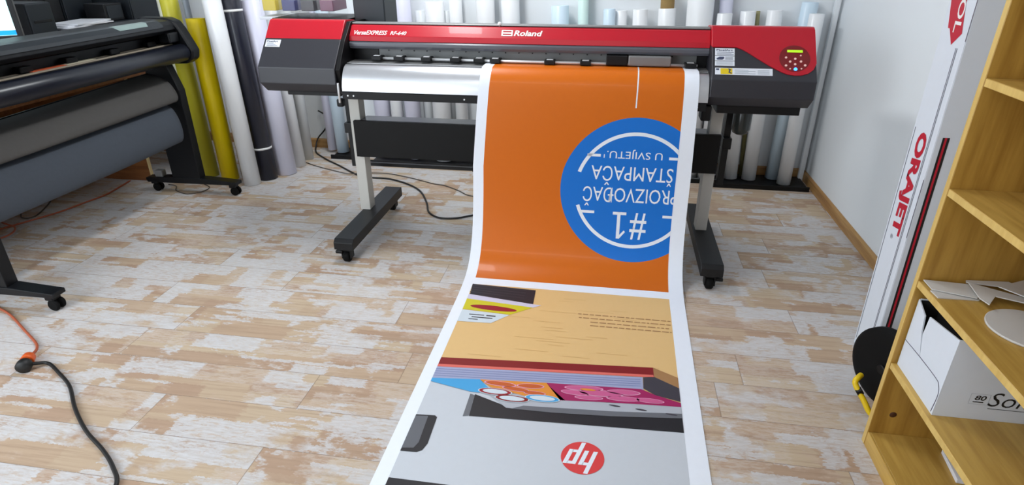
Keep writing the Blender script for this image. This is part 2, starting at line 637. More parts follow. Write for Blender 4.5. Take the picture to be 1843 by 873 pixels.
# left end
lc = MB().prism(cover, PX0, -1.357, 'x', 0.004).build('left_cover', M['charcoal'], pr)
MB().prism(cap, PX0, -1.357, 'x', 0.003).build('red_cap', M['red'], lc)
st = slab(MB(), rect(-1.756, -1.676, 0.118, 0.160), 0.0002, 0.0012).build('sticker', M['sticker'], lc)
b = MB()
b.flat(text2d('PixelArt', 0.02), lambda x, y: slope(-1.750 + x * 0.060, 0.145 + y * 0.010, 0.0018))
for k in range(3):
    b.flat(([(0, 0), (1, 0), (1, 1), (0, 1)], [(0, 1, 2, 3)]), lambda x, y, k=k: slope(-1.748 + x * (0.06 - 0.012 * k), 0.124 + k * 0.0065 + y * 0.0022, 0.0018))
b.build('sticker_print', M['ink'], lc)
MB().box(-1.66, -1.366, 2.950, 3.40, 0.819, 0.838, 0.003).build('bottom_tray', M['black'], pr)
MB().prism([(2.895, 0.962), (2.93, 0.845), (3.40, 0.84), (3.40, 1.16), (3.10, 1.168), (3.0, 1.085)], -1.357, -1.335, 'x', 0.002).build('side_cheek', M['black'], pr)
# right end
rc = MB().prism(cover, 0.448, PX1, 'x', 0.004).build('right_cover', M['charcoal'], pr)
MB().prism(cap, 0.448, PX1, 'x', 0.003).build('red_cap', M['red'], rc)
tongue = [(0.450, TB), (0.555, TB), (0.580, 0.158), (0.604, 0.143), (0.650, 0.109), (0.699, 0.074), (0.746, 0.0455), (0.775, 0.033), (0.805, 0.0285),
          (0.835, 0.030), (0.863, 0.040), (0.885, 0.060), (0.8985, 0.092), (0.8985, 0.2), (0.8985, TB + 0.1), (0.450, TB + 0.1)]
slab(MB(), tongue, -0.002, 0.004).build('red_panel', M['red'], rc)
for q in ((0.462, 0.548, 0.1245, 0.1625), (0.462, 0.548, 0.0985, 0.1215), (0.462, 0.548, 0.0710, 0.0955), (0.463, 0.712, 0.0250, 0.0600)):
    slab(MB(), rect(*q), 0.0002, 0.0012).build('sticker', M['sticker'], rc)
b = MB()
b.flat(text2d('PixelArt', 0.02), lambda x, y: slope(0.468 + x * 0.072, 0.148 + y * 0.010, 0.0018))
q4 = ([(0, 0), (1, 0), (1, 1), (0, 1)], [(0, 1, 2, 3)])
for k in range(3):
    b.flat(q4, lambda x, y, k=k: slope(0.470 + x * (0.074 - 0.01 * (k % 2)), 0.1285 + k * 0.006 + y * 0.0018, 0.0018))
b.flat(([(0.1, 0), (0.75, 0), (1, 0.5), (0.95, 1), (0.4, 1), (0, 0.4)], [(0, 1, 2, 3, 4, 5)]), lambda x, y: slope(0.468 + x * 0.035, 0.102 + y * 0.016, 0.0018))
for k in range(4):
    b.flat(q4, lambda x, y, k=k: slope(0.507 + x * 0.034, 0.1025 + k * 0.0045 + y * 0.0016, 0.0018))
b.flat(([(0, 0), (1, 0), (1, 1), (0, 1)], [(0, 1, 2, 3)]), lambda x, y: slope(0.467 + x * 0.013, 0.048 + y * 0.008, 0.0018))
b.build('sticker_print', M['ink'], rc)
b = MB()
for k in range(4):
    b.flat(q4, lambda x, y, k=k: slope(0.468 + x * 0.072, 0.0755 + k * 0.005 + y * 0.0016, 0.0018))
    b.flat(q4, lambda x, y, k=k: slope(0.548 + x * (0.06 if k % 2 else 0.09), 0.031 + k * 0.006 + y * 0.0022, 0.0018))
    b.flat(q4, lambda x, y, k=k: slope(0.648 + x * 0.05, 0.031 + k * 0.006 + y * 0.0022, 0.0018))
b.build('sticker_small_print', M['pale_ink'], rc)
b = slab(MB(), rect(0.487, 0.538, 0.0275, 0.0575), 0.0014, 0.002)
b.build('warning_square', M['yellow_sign'], rc)
b = MB()
for q in ([(0.520, 0.036), (0.534, 0.030), (0.536, 0.034), (0.524, 0.041)], [(0.519, 0.054), (0.530, 0.046), (0.534, 0.050), (0.523, 0.057)], [(0.522, 0.040), (0.528, 0.040), (0.530, 0.050), (0.524, 0.050)]):
    slab(b, q, 0.0021, 0.0025)
b.build('warning_figure', M['ink'], rc)
cp = slab(MB(), disc(0.806, 0.1145, 0.066, 40, 0.068), 0.002, 0.0052).build('control_panel', M['red_dark'], pr)
slab(MB(), rect(0.775, 0.841, 0.1455, 0.1575), 0.005, 0.0062).build('display', M['lcd'], cp)
for (x, t), r in zip(((0.769, 0.1176), (0.786, 0.0971), (0.808, 0.1118), (0.807, 0.0838), (0.832, 0.0985), (0.832, 0.1294), (0.768, 0.0765), (0.849, 0.0794), (0.785, 0.0603), (0.833, 0.0618)),
                     (5.0, 5.2, 5.2, 5.2, 5.2, 3.6, 5.2, 5.4, 3.6, 3.6)):
    slab(MB(), disc(x, t, r / 1000, 14), 0.005, 0.0075).build('button', M['button'], cp)
slab(MB(), disc(0.808, 0.0588, 0.0075, 18), 0.005, 0.0075).build('power_button', M['led'], cp)
MB().box(0.50, 0.872, 2.955, 3.40, 0.800, 0.838, 0.003).build('bottom_tray', M['black'], pr)
# middle: front cover, smoked window, rear body
fc = MB().prism([(3.052, 1.080), (3.060, 1.105), (3.100, 1.150), (3.112, 1.1535), (3.13, 1.150), (3.13, 1.080)], -1.333, 0.447, 'x', 0.002).build('front_cover', M['red'], pr)
MB().prism([(3.112, 1.158), (3.118, 1.1635), (3.17, 1.1635), (3.30, 1.12), (3.40, 1.05), (3.40, 0.84), (3.24, 0.84), (3.24, 1.07), (3.13, 1.10), (3.13, 1.15)], -1.334, 0.447, 'x', 0.002).build('rear_body', M['alu_dull'], pr)
MB().prism([(3.055, 1.079), (3.046, 1.070), (3.046, 1.056), (3.054, 1.044), (3.066, 1.042), (3.066, 1.079)], -1.333, 0.447, 'x', 0.002).build('smoked_window', M['rail_grey'], pr)


def on_cover(x, k, h=0.0015):
    # the red band of the front cover, k from 0 (lower) to 1 (upper)
    return Vector((x, 3.060 + 0.040 * k - 0.747 * h, 1.105 + 0.045 * k + 0.664 * h))


b = MB()
b.flat(text2d('VersaEXPRESS', 0.02, 0.25), lambda x, y: on_cover(-1.310 + x * 0.176, 0.10 + y * 0.42))
b.flat(text2d('RF-640', 0.02, 0.25), lambda x, y: on_cover(-1.118 + x * 0.085, 0.12 + y * 0.36))
b.build('model_lettering', M['white'], fc)
b = MB()
b.flat(text2d('Roland', 0.028, 0.2), lambda x, y: on_cover(-0.486 + x * 0.140, 0.24 + y * 0.52))
for (x0, x1, k0, k1) in ((-0.548, -0.492, 0.22, 0.32), (-0.548, -0.492, 0.70, 0.78), (-0.548, -0.541, 0.22, 0.78), (-0.499, -0.492, 0.22, 0.78), (-0.541, -0.499, 0.44, 0.56)):
    b.flat(q4, lambda x, y, a=(x0, x1, k0, k1): on_cover(a[0] + x * (a[1] - a[0]), a[2] + y * (a[3] - a[2])))
b.build('maker_lettering', M['white'], fc)
MB().lathe((-0.565, 3.125, 1.157), (-0.565, 3.115, 1.175), [(0, 0.008), (0.010, 0.010), (0.017, 0.007), (0.02, 0)], 14).build('white_knob', M['white'], pr)
# print bed
pt = MB().box(-1.333, 0.447, 3.012, 3.24, 0.955, 0.982).build('platen', M['alu_dull'], pr)
MB().box(-1.330, 0.444, 2.966, 3.0118, 0.960, 0.9795, 0.002).build('platen_groove', M['black_metal'], pt)
MB().box(-1.330, 0.444, 2.986, 2.992, 0.9797, 0.9822).build('cutter_strip', M['silver'], pt)
rl = MB().box(-1.20, 0.40, 3.155, 3.24, 0.9825, 1.078, 0.002).box(-1.20, 0.40, 3.105, 3.1545, 0.994, 1.078, 0.002).build('carriage_rail', M['rail_alu'], pr)
b = MB()
for k in range(22):
    b.cyl((-1.145 + 0.068 * k, 3.1055, 1.031), (-1.145 + 0.068 * k, 3.101, 1.031), 0.0032, 8)
b.build('screw_row', M['black'], rl)['kind'] = 'stuff'
MB().box(-1.333, -1.20, 3.10, 3.24, 0.982, 1.06).build('inner_block', M['black'], pr)
MB().box(0.40, 0.447, 3.10, 3.24, 0.982, 1.06).build('inner_block', M['black'], pr)
MB().cyl((-1.2, 3.05, 0.9985), (0.40, 3.05, 0.9985), 0.0068, 10).build('grit_roller', M['silver'], pr)
for x in (-1.186, -1.068, -0.925, -0.775, -0.655, -0.573, -0.302, -0.128, 0.365):
    pb = MB().box(x - 0.026, x + 0.026, 3.018, 3.075, 0.9915, 1.012, 0.003).build('pinch_roller', M['black'], pr)
    MB().box(x - 0.016, x + 0.016, 3.028, 3.052, 1.0122, 1.015, 0.001).build('spring_plate', M['silver'], pb)
ca = MB().box(0.075, 0.275, 3.030, 3.10, 0.993, 1.040, 0.006).build('print_carriage', M['alu_dull'], pr)
MB().box(-0.03, 0.072, 3.034, 3.10, 0.993, 1.04, 0.004).build('carriage_cover', M['black'], ca)
# apron: bright curved sheet in front of the bed
ap = [(2.962, 0.9805), (2.945, 0.976), (2.922, 0.962), (2.899, 0.931), (2.884, 0.892), (2.880, 0.862)]
ap = [(p.x, p.y) for p in catmull([(a, c, 0) for a, c in ap], 5)]
MB().sheet(ap, -1.325, 0.444, 0.004, 'x').build('apron', M['alu'], pr)
MB().box(-1.328, 0.440, 2.880, 2.945, 0.822, 0.858, 0.002).build('lower_bar', M['black'], pr)
b = MB()
for x in (-1.298, -1.268, -0.70, 0.40):
    b.cyl((x, 2.8805, 0.840), (x, 2.877, 0.840), 0.004, 10)
b.build('bar_screw', M['silver'], pr)['kind'] = 'stuff'
MB().box(-1.36, 0.44, 2.94, 3.40, 0.835, 0.956).build('lower_body', M['black_metal'], pr)
lv = MB().box(-1.375, -1.340, 2.90, 2.94, 0.775, 0.815, 0.008).build('loading_lever', M['black'], pr)
MB().tube([(-1.346, 2.885, 0.90), (-1.346, 2.882, 0.85), (-1.352, 2.895, 0.80)], 0.006).build('lever_rod', M['silver'], lv)
MB().box(0.43, 0.475, 2.93, 3.02, 0.765, 0.836, 0.006).build('side_bracket', M['black'], pr)
MB().lathe((0.668, 3.17, 0.84), (0.668, 3.17, 0.645), [(0, 0.03), (0.02, 0.032), (0.03, 0.046), (0.165, 0.046), (0.185, 0.038), (0.195, 0.02), (0.195, 0)], 24).build('waste_bottle', M['bottle'], pr)
# stand
for x0 in (-1.388, 0.500):
    MB().box(x0, x0 + 0.058, 3.072, 3.15, 0.138, 0.838, 0.003).build('post', M['steel_post'], pr)
for x0 in (-1.376, 0.486):
    MB().prism([(2.655, 0.082), (2.655, 0.122), (2.675, 0.14), (3.455, 0.14), (3.455, 0.082)], x0, x0 + 0.106, 'x', 0.003).build('foot', M['black_metal'], pr)
    for y in (2.70, 3.415):
        cx = x0 + 0.053
        fk = MB().box(cx - 0.024, cx + 0.024, y - 0.022, y + 0.028, 0.062, 0.083, 0.004)
        for s in (-1, 1):
            fk.box(cx + s * 0.023 - 0.003, cx + s * 0.023 + 0.003, y - 0.026, y + 0.02, 0.022, 0.07, 0.001)
        fk = fk.build('caster_fork', M['black'], pr)
        MB().cyl((cx - 0.018, y - 0.008, 0.031), (cx + 0.018, y - 0.008, 0.031), 0.031, 22, 0.006).build('wheel', M['rubber'], fk)
        MB().box(cx - 0.062 if x0 < 0 else cx + 0.026, cx - 0.026 if x0 < 0 else cx + 0.062, y - 0.02, y + 0.002, 0.045, 0.062, 0.004).build('brake_pedal', M['black'], fk)
MB().box(-1.362, 0.558, 3.045, 3.068, 0.467, 0.668, 0.002).build('cross_panel', M['panel_black'], pr)
MB().box(-1.330, 0.558, 3.0685, 3.17, 0.656, 0.667, 0.002).build('cross_rail', M['rail_grey'], pr)
for x0 in (-1.500, 0.610):
    MB().box(x0, x0 + 0.034, 3.27, 3.32, 0.33, 0.838, 0.002).box(x0 - 0.006, x0 + 0.040, 3.24, 3.35, 0.54, 0.60, 0.004).build('roll_holder_arm', M['black_metal'], pr)
MB().box(-1.47, 0.62, 3.29, 3.31, 0.33, 0.35).build('holder_crossbar', M['black_metal'], pr)
# ink shelf on the back of the printer
ik = MB().box(-1.83, -1.399, 3.215, 3.50, 1.128, 1.1685, 0.002).box(-1.83, -1.39, 3.41, 3.50, 1.03, 1.142, 0.002).build('ink_shelf', M['black'], pr)
MB().box(-1.398, -1.222, 3.30, 3.50, 0.95, 1.42, 0.006).build('ink_box', M['pc'], pr)

tank_mat = {}
for nm, c in (('yellow', (214, 190, 24)), ('blue', (34, 40, 110)), ('black', (30, 30, 40)), ('magenta', (104, 40, 78))):
    tank_mat[nm] = mat(nm + '_ink', c, 0.3)
clear = mat('clear_tank_plastic', (226, 232, 236), 0.25)
NT(clear).b.inputs['Alpha'].default_value = 0.09
for nm, x in (('yellow', -1.878), ('blue', -1.765), ('black', -1.655), ('magenta', -1.545)):
    zb = 1.1690
    t = thing('ink_tank', 'clear ink tank holding %s ink on the shelf behind the printer left end' % nm, 'ink tank', (x, 3.38, zb), 'clear ink tanks above the printer')
    w = 0.046
    b = MB().box(x - w, x + w, 3.27, 3.47, zb, zb + 0.30, 0.006)
    b.build('tank_body', clear, t)
    MB().box(x - w + 0.012, x + w - 0.004, 3.282, 3.462, zb + 0.030, zb + 0.085, 0.003).build('ink', tank_mat[nm], t)
MB().box(-1.93, -1.8305, 3.26, 3.48, 1.154, 1.1685, 0.002).build('ink_shelf_end', M['sticker'], ik)

# ------------------------------------------------------------------ the print on the printer
PROF = [(3.148, .9868), (3.06, .9872), (2.99, .9885), (2.935, .982), (2.895, .945), (2.872, .88), (2.858, .78), (2.848, .66), (2.838, .52), (2.822, .38), (2.795, .25),
        (2.755, .15), (2.69, .07), (2.60, .026), (2.50, .010), (2.38, .004), (2.2, .004), (1.6, .004), (.9, .004)]


def hermite(P, n=12):
    P = [Vector(p) for p in P]
    out = []
    for i in range(len(P) - 1):
        a, b, c, d = P[max(i - 1, 0)], P[i], P[i + 1], P[min(i + 2, len(P) - 1)]
        L = (c - b).length
        m1 = (c - a) / max((c - a).length, 1e-9) * L
        m2 = (d - b) / max((d - b).length, 1e-9) * L
        for k in range(n):
            t = k / n
            out.append((2 * t ** 3 - 3 * t ** 2 + 1) * b + (t ** 3 - 2 * t ** 2 + t) * m1 + (-2 * t ** 3 + 3 * t ** 2) * c + (t ** 3 - t ** 2) * m2)
    out.append(P[-1])
    return out


CURVE = hermite(PROF)
ARC = [0.0]
for i in range(1, len(CURVE)):
    ARC.append(ARC[-1] + (CURVE[i] - CURVE[i - 1]).length)


def clamp(v):
    return max(0.0, min(1.0, v))


def on_sheet(u, s, h=0.0):
    """point of the printed sheet: u from 0 (left edge) to 1, s metres along it from inside the printer, h above its face"""
    s = max(0.0, min(s, ARC[-1] - 1e-6))
    lo, hi = 0, len(ARC) - 1
    while hi - lo > 1:
        mid = (lo + hi) // 2
        if ARC[mid] <= s:
            lo = mid
        else:
            hi = mid
    k = (s - ARC[lo]) / (ARC[hi] - ARC[lo])
    p = CURVE[lo].lerp(CURVE[hi], k)
    d0 = (CURVE[hi] - CURVE[max(lo - 1, 0)]).normalized()
    d1 = (CURVE[min(hi + 1, len(CURVE) - 1)] - CURVE[lo]).normalized()
    d = d0.lerp(d1, k).normalized()
    xl = -.622 - .035 * clamp((s - .25) / .45)
    xr = .398 + .010 * clamp((s - .25) / .45) - .016 * clamp((s - 1.5) / 1.0)
    return Vector((xl + (xr - xl) * u, p.x + d.y * h, p.y - d.x * h))


SW = 1.063                                   # sheet width where the badge is
b = MB()
NS = 150
for h, flip in ((0.0, True), (-0.0012, False)):
    g = [[b.bm.verts.new(on_sheet(j / 8, ARC[-1] * i / NS, h)) for j in range(9)] for i in range(NS + 1)]
    for i in range(NS):
        for j in range(8):
            q = [g[i][j], g[i][j + 1], g[i + 1][j + 1], g[i + 1][j]]
            b.bm.faces.new(list(reversed(q)) if flip else q).smooth = True
for u in (0, 1):
    for i in range(NS):
        s0, s1 = ARC[-1] * i / NS, ARC[-1] * (i + 1) / NS
        q = [on_sheet(u, s0, 0), on_sheet(u, s1, 0), on_sheet(u, s1, -.0012), on_sheet(u, s0, -.0012)]
        b.poly(q if u == 0 else list(reversed(q)))
for sx in (0.0, ARC[-1]):
    b.poly([on_sheet(0, sx, 0), on_sheet(1, sx, 0), on_sheet(1, sx, -.0012), on_sheet(0, sx, -.0012)])
sheet = b.build('printed_banner', M['vinyl'], recalc=False)
tag(sheet, 'long white vinyl sheet with orange print and photo, hanging from the printer onto the floor', 'banner')
ST = origin_of(sheet)


class Art:
    """flat printed shapes in (u, s), cut so that they follow the sheet"""

    def __init__(self):
        self.bm = bmesh.new()
        self.mats = []

    def add(self, pts_or_mesh, material, layer, fn=None):
        if material not in self.mats:
            self.mats.append(material)
        mi = self.mats.index(material)
        vs, fs = pts_or_mesh if fn else (pts_or_mesh, [tuple(range(len(pts_or_mesh)))])
        vv = []
        for p in vs:
            q = fn(*p) if fn else p
            vv.append(self.bm.verts.new((q[0], q[1], layer * 0.0005)))
        for q in fs:
            try:
                f = self.bm.faces.new([vv[i] for i in q])
                f.material_index = mi
            except ValueError:
                pass
        return self

    def build(self, name, parent, u1=0.9355):
        bm = self.bm
        bmesh.ops.triangulate(bm, faces=[f for f in bm.faces if len(f.verts) > 4])
        bmesh.ops.bisect_plane(bm, geom=bm.verts[:] + bm.edges[:] + bm.faces[:], plane_co=(u1, 0, 0), plane_no=(1, 0, 0), clear_outer=True)
        s = min(v.co.y for v in bm.verts)
        s1 = min(1.62, max(v.co.y for v in bm.verts))
        s = math.floor(s / 0.02) * 0.02 + 0.02
        while s < s1:
            bmesh.ops.bisect_plane(bm, geom=bm.verts[:] + bm.edges[:] + bm.faces[:], plane_co=(0, s, 0), plane_no=(0, 1, 0))
            s += 0.02
        for f in bm.faces:
            f.normal_update()
            if f.normal.z > 0:
                f.normal_flip()
            f.smooth = True
        for v in bm.verts:
            v.co = on_sheet(v.co.x, v.co.y, 0.0004 + v.co.z)
        mb = MB()
        mb.bm.free()
        mb.bm = bm
        return mb.build(name, self.mats, parent, recalc=False)


def urect(u0, u1, s0, s1):
    return [(u0, s0), (u1, s0), (u1, s1), (u0, s1)]


op = Art().add(urect(0.05, 0.9355, 0.05, 1.305), M['orange'], 0)
op.add(urect(0.7285, 0.7345, 0.05, 0.388), M['p_white'], 1)
op = op.build('orange_panel', sheet)
CU, CS = 0.752, 0.788
badge = Art().add([(CU + 0.357 * math.cos(k * math.pi / 60) / SW, CS + 0.357 * math.sin(k * math.pi / 60)) for k in range(120)], M['blue'], 1).build('blue_badge', sheet)


def ring_arc(a0, a1, r0, r1, n=60):
    a = Art()
    for i in range(n):
        t0, t1 = R(a0 + (a1 - a0) * i / n), R(a0 + (a1 - a0) * (i + 1) / n)
        a.add([(CU + r * math.cos(t) / SW, CS + r * math.sin(t)) for r, t in ((r0, t0), (r1, t0), (r1, t1), (r0, t1))], M['p_white'], 2)
    a.build('ring_arc', badge)


ring_arc(197.5, 340, 0.271, 0.288)
ring_arc(20, 162.5, 0.271, 0.288)
for q in ((0.532, 0.592, 0.611, 0.624), (0.897, 0.94, 0.613, 0.626), (0.510, 0.580, 0.897, 0.910), (0.893, 0.94, 0.902, 0.915)):
    Art().add(urect(*q), M['p_white'], 2).build('ring_tick', badge)
for body, u0, u1, s0, s1 in (('#', 0.748, 0.8225, 0.897, 1.031), ('PROIZVO\u0110A\u010c', 0.5225, 0.9500, 0.775, 0.872),
                             ('\u0160TAMPA\u010cA', 0.555, 0.921, 0.668, 0.763), ('U SVIJETU.\u00b9', 0.606, 0.868, 0.583, 0.629)):
    Art().add(text2d(body, 0.004 if body == '#' else 0.0), M['p_white'], 2, lambda x, y, q=(u0, u1, s0, s1): (q[1] - x * (q[1] - q[0]), q[2] + y * (q[3] - q[2]))).build('badge_lettering', badge)
a = Art()
for q in ([(0.42, 0), (0.66, 0), (0.66, 1), (0.42, 1)], [(0, 0), (1.0, 0), (1.0, 0.105), (0, 0.105)], [(0.0, 0.74), (0.10, 0.68), (0.42, 0.86), (0.42, 1.0)]):
    a.add([(0.7285 - x * 0.062, 0.897 + y * 0.134) for x, y in q], M['p_white'], 2)
a.build('badge_lettering', badge)

# photo part of the print
PM = {}
for nm, c in (('tan', (224, 186, 126)), ('tan2', (214, 174, 112)), ('dark', (40, 38, 46)), ('dark2', (64, 60, 68)), ('lilac', (206, 202, 222)), ('lime', (206, 196, 40)), ('crimson', (150, 26, 40)),
              ('icy', (206, 218, 226)), ('maroon', (130, 22, 22)), ('salmon', (222, 108, 96)), ('slate', (160, 166, 198)), ('slate2', (134, 142, 180)), ('cyan', (66, 160, 216)), ('amber', (222, 140, 50)), ('rust', (196, 92, 36)),
              ('rose', (200, 92, 140)), ('plum', (160, 30, 90)), ('pink', (224, 160, 190)), ('ice_white', (176, 180, 188)), ('fog', (104, 106, 112)), ('silver_body', (198, 203, 210)), ('ink_black', (32, 30, 34)),
              ('steel', (96, 98, 104)), ('brown', (166, 124, 80)), ('logo_red', (216, 62, 62))):
    PM[nm] = mat('photo_' + nm, c, 0.5, spec=0.3)
a = Art()
U0, U1 = 0.047, 0.9355
a.add(urect(U0, U1, 1.356, 2.08), PM['tan'], 0)
for k in range(26):
    s = 1.40 + 0.022 * k + random.uniform(-.004, .004)
    u = random.uniform(0.1, 0.8)
    a.add(urect(u, min(u + random.uniform(.06, .16), .93), s, s + 0.0028), PM['tan2'], 1)
a.add(urect(U0, U1, 2.08, 2.578), PM['silver_body'], 0)
a.add(urect(U0, U1, 2.578, 3.0), PM['ink_black'], 0)
a.add([(U0, 1.357), (0.343, 1.370), (0.345, 1.488), (0.052, 1.444)], PM['dark'], 2)
for k in range(4):
    a.add([(U0, 1.366 + .018 * k), (0.30, 1.376 + .022 * k), (0.30, 1.379 + .022 * k), (U0, 1.369 + .018 * k)], PM['dark2'], 3)
a.add([(U0, 1.444), (0.345, 1.488), (0.3825, 1.492), (0.3475, 1.516), (U0, 1.484)], PM['lilac'], 2)
a.add([(U0, 1.484), (0.3475, 1.516), (0.2575, 1.592), (U0, 1.575)], PM['lime'], 2)
a.add([(0.1785 + 0.104 * math.cos(k * math.pi / 14), 1.549 + 0.02 * math.sin(k * math.pi / 14) + 0.006 * math.cos(k * math.pi / 14)) for k in range(28)], PM['crimson'], 3)
a.add([(U0, 1.580), (0.2575, 1.594), (0.19, 1.673), (U0, 1.679)], PM['icy'], 2)
for q in ((0.085, 0.15, 1.612, 1.618), (0.10, 0.19, 1.632, 1.639), (0.09, 0.13, 1.650, 1.656), (0.16, 0.20, 1.612, 1.620)):
    a.add(urect(*q), PM['dark'], 3)
# four rows of tiny print
random.seed(3)
for (s0, ua) in ((1.532, 0.545), (1.562, 0.55), (1.592, 0.60), (1.620, 0.60)):
    u = ua
    while u < 0.925:
        w = random.uniform(0.008, 0.035)
        a.add(urect(u, min(u + w, 0.93), s0, s0 + 0.0065), PM['brown'], 2)
        u += w + 0.006
# the book
a.add([(U0, 1.949), (0.8475, 1.885), (0.85, 1.945), (U0, 2.003)], PM['maroon'], 2)
a.add([(U0, 1.994), (0.847, 1.932), (0.85, 1.947), (U0, 2.010)], PM['salmon'], 3)
a.add([(U0, 2.010), (0.808, 1.952), (0.81, 2.030), (0.465, 2.046), (0.2225, 2.066), (U0, 2.085)], PM['slate'], 2)
for k in range(4):
    a.add([(U0, 2.022 + .014 * k), (0.80, 1.966 + .013 * k), (0.80, 1.971 + .013 * k), (U0, 2.027 + .014 * k)], PM['slate2'], 3)
a.add([(0.8475, 1.885), (U1, 1.935), (U1, 2.005), (0.85, 1.945)], PM['brown'], 2)
a.add([(0.81, 1.953), (0.85, 1.944), (U1, 1.998), (U1, 2.075), (0.85, 2.052), (0.81, 2.02)], PM['dark2'], 3)
a.add([(U0, 2.083), (0.2225, 2.064), (0.2625, 2.108), (0.235, 2.140), (0.206, 2.140), (U0, 2.103)], PM['cyan'], 4)
# white page edge, then the tray slot
a.add([(0.205, 2.150), (0.222, 2.156), (0.226, 2.266), (0.205, 2.273)], PM['fog'], 2)
a.add([(0.222, 2.150), (0.3425, 2.198), (0.5025, 2.192), (U1, 2.150), (U1, 2.2346), (0.226, 2.268)], PM['ink_black'], 2)
a.add([(0.24, 2.12), (0.5375, 2.134), (U1, 2.100), (U1, 2.156), (0.70, 2.188), (0.5025, 2.203), (0.3425, 2.206)], PM['ice_white'], 3)
a.add([(0.40, 2.186), (0.70, 2.166), (U1, 2.140), (U1, 2.164), (0.70, 2.192), (0.5025, 2.206), (0.36, 2.208)], PM['fog'], 4)
a.add([(0.2225, 2.064), (0.465, 2.045), (0.4825, 2.070), (0.54, 2.134), (0.415, 2.136), (0.27, 2.104)], PM['amber'], 4)
a.add([(0.465, 2.045), (0.60, 2.037), (0.8025, 2.026), (0.85, 2.052), (U1, 2.082), (U1, 2.104), (0.8025, 2.112), (0.635, 2.124), (0.5225, 2.136), (0.48, 2.070)], PM['plum'], 4)


def petal(u, s, ru, rs, ang, m, layer, n=20):
    ca_, sa = math.cos(R(ang)), math.sin(R(ang))
    a.add([(u + ru * math.cos(k * 2 * math.pi / n) * ca_ - rs * math.sin(k * 2 * math.pi / n) * sa * 0.4, s + ru * math.cos(k * 2 * math.pi / n) * sa + rs * math.sin(k * 2 * math.pi / n) * ca_) for k in range(n)], m, layer)


for (u, s, ru, rs, an) in ((0.30, 2.078, .06, .014, 2), (0.36, 2.100, .05, .012, 4), (0.41, 2.074, .05, .014, -4), (0.43, 2.112, .04, .012, 0)):
    petal(u, s, ru, rs, an, PM['pink'], 5)
    petal(u, s, ru * .9, rs * .82, an, PM['rust'], 6)
for (u, s, ru, rs, an) in ((0.60, 2.055, .07, .015, -4), (0.66, 2.075, .08, .018, -2), (0.57, 2.085, .05, .014, 2), (0.74, 2.056, .06, .016, -3), (0.74, 2.092, .06, .014, -3), (0.62, 2.106, .05, .012, -3), (0.83, 2.088, .05, .013, 0)):
    petal(u, s, ru, rs, an, PM['pink'], 5)
    petal(u, s, ru * .92, rs * .82, an, PM['rose'], 6)
petal(0.615, 2.062, .028, .006, 0, PM['amber'], 7)
for (u, s, m) in ((0.290, 2.127, 'crimson'), (0.355, 2.156, 'maroon'), (0.460, 2.138, 'cyan')):
    petal(u, s, 0.062, 0.020, 0, PM['icy'], 7)
    petal(u, s, 0.058, 0.0175, 0, PM[m], 8)
    petal(u, s, 0.045, 0.0125, 0, PM['icy'], 9)
for u, s in ((0.71, 2.135), (0.80, 2.142), (0.90, 2.150)):
    petal(u, s, 0.02, 0.004, 6, PM['dark2'], 5)
# dark handle at the left
a.add([(U0, 2.289), (0.112, 2.284), (0.121, 2.292), (0.124, 2.42), (0.115, 2.452), (0.100, 2.463), (U0, 2.466)], PM['ink_black'], 2)
a.add([(U0, 2.296), (0.090, 2.291), (0.094, 2.420), (0.085, 2.446), (U0, 2.452)], PM['steel'], 3)
photo = a.build('photo_panel', sheet)
# round red emblem, upside down like the rest
a = Art()
ec, es, er = 0.6165, 2.402, 0.0705
a.add([(ec + er * math.cos(k * math.pi / 30) / 1.05, es + er * math.sin(k * math.pi / 30)) for k in range(60)], PM['logo_red'], 2)
emb = a.build('round_emblem', sheet)
a = Art()


def glyph(x0, x1, y0, y1):
    q = [(x0, y0), (x1, y0), (x1, y1), (x0, y1)]
    o = []
    for x, y in q:
        X, Y = x + 0.30 * y, y
        o.append((ec - er * X / 1.05, es + er * Y))
    a.add(o, M['p_white'], 3)


for g in ((-.56, -.36, -.45, .94), (-.36, -.13, .28, .45), (-.15, .05, -.45, .45), (.17, .37, -.94, .45), (.37, .58, .28, .45), (.56, .76, -.45, .45), (.37, .58, -.45, -.28)):
    glyph(*g)
a.build('emblem_letters', emb)

# ------------------------------------------------------------------ rolls of film standing along the walls
def film_roll(bot, top, r, m, label, group, core=None, tie=(), name='film_roll'):
    L = (Vector(top) - Vector(bot)).length
    t = thing(name, label, 'roll', bot, group)
    MB().hollow(bot, top, r, r * 0.80).build('film', M[m], t)
    d = (Vector(top) - Vector(bot)) / L
    c0 = Vector(bot) + d * (L - 0.30)
    MB().hollow(c0 + d * 0.01, Vector(top) + d * (core or -0.003), r * (0.795 if core else 0.798), r * 0.70).build('core_tube', M['core' if core else 'core_dark'], t)
    for z in tie:
        p = Vector(bot) + d * (z * L)
        MB().lathe(p, p + d * 0.014, [(0, r), (0, r + 0.0015), (0.014, r + 0.0015), (0.014, r)], 28).build('white_tie', M['white'], t)
    return t


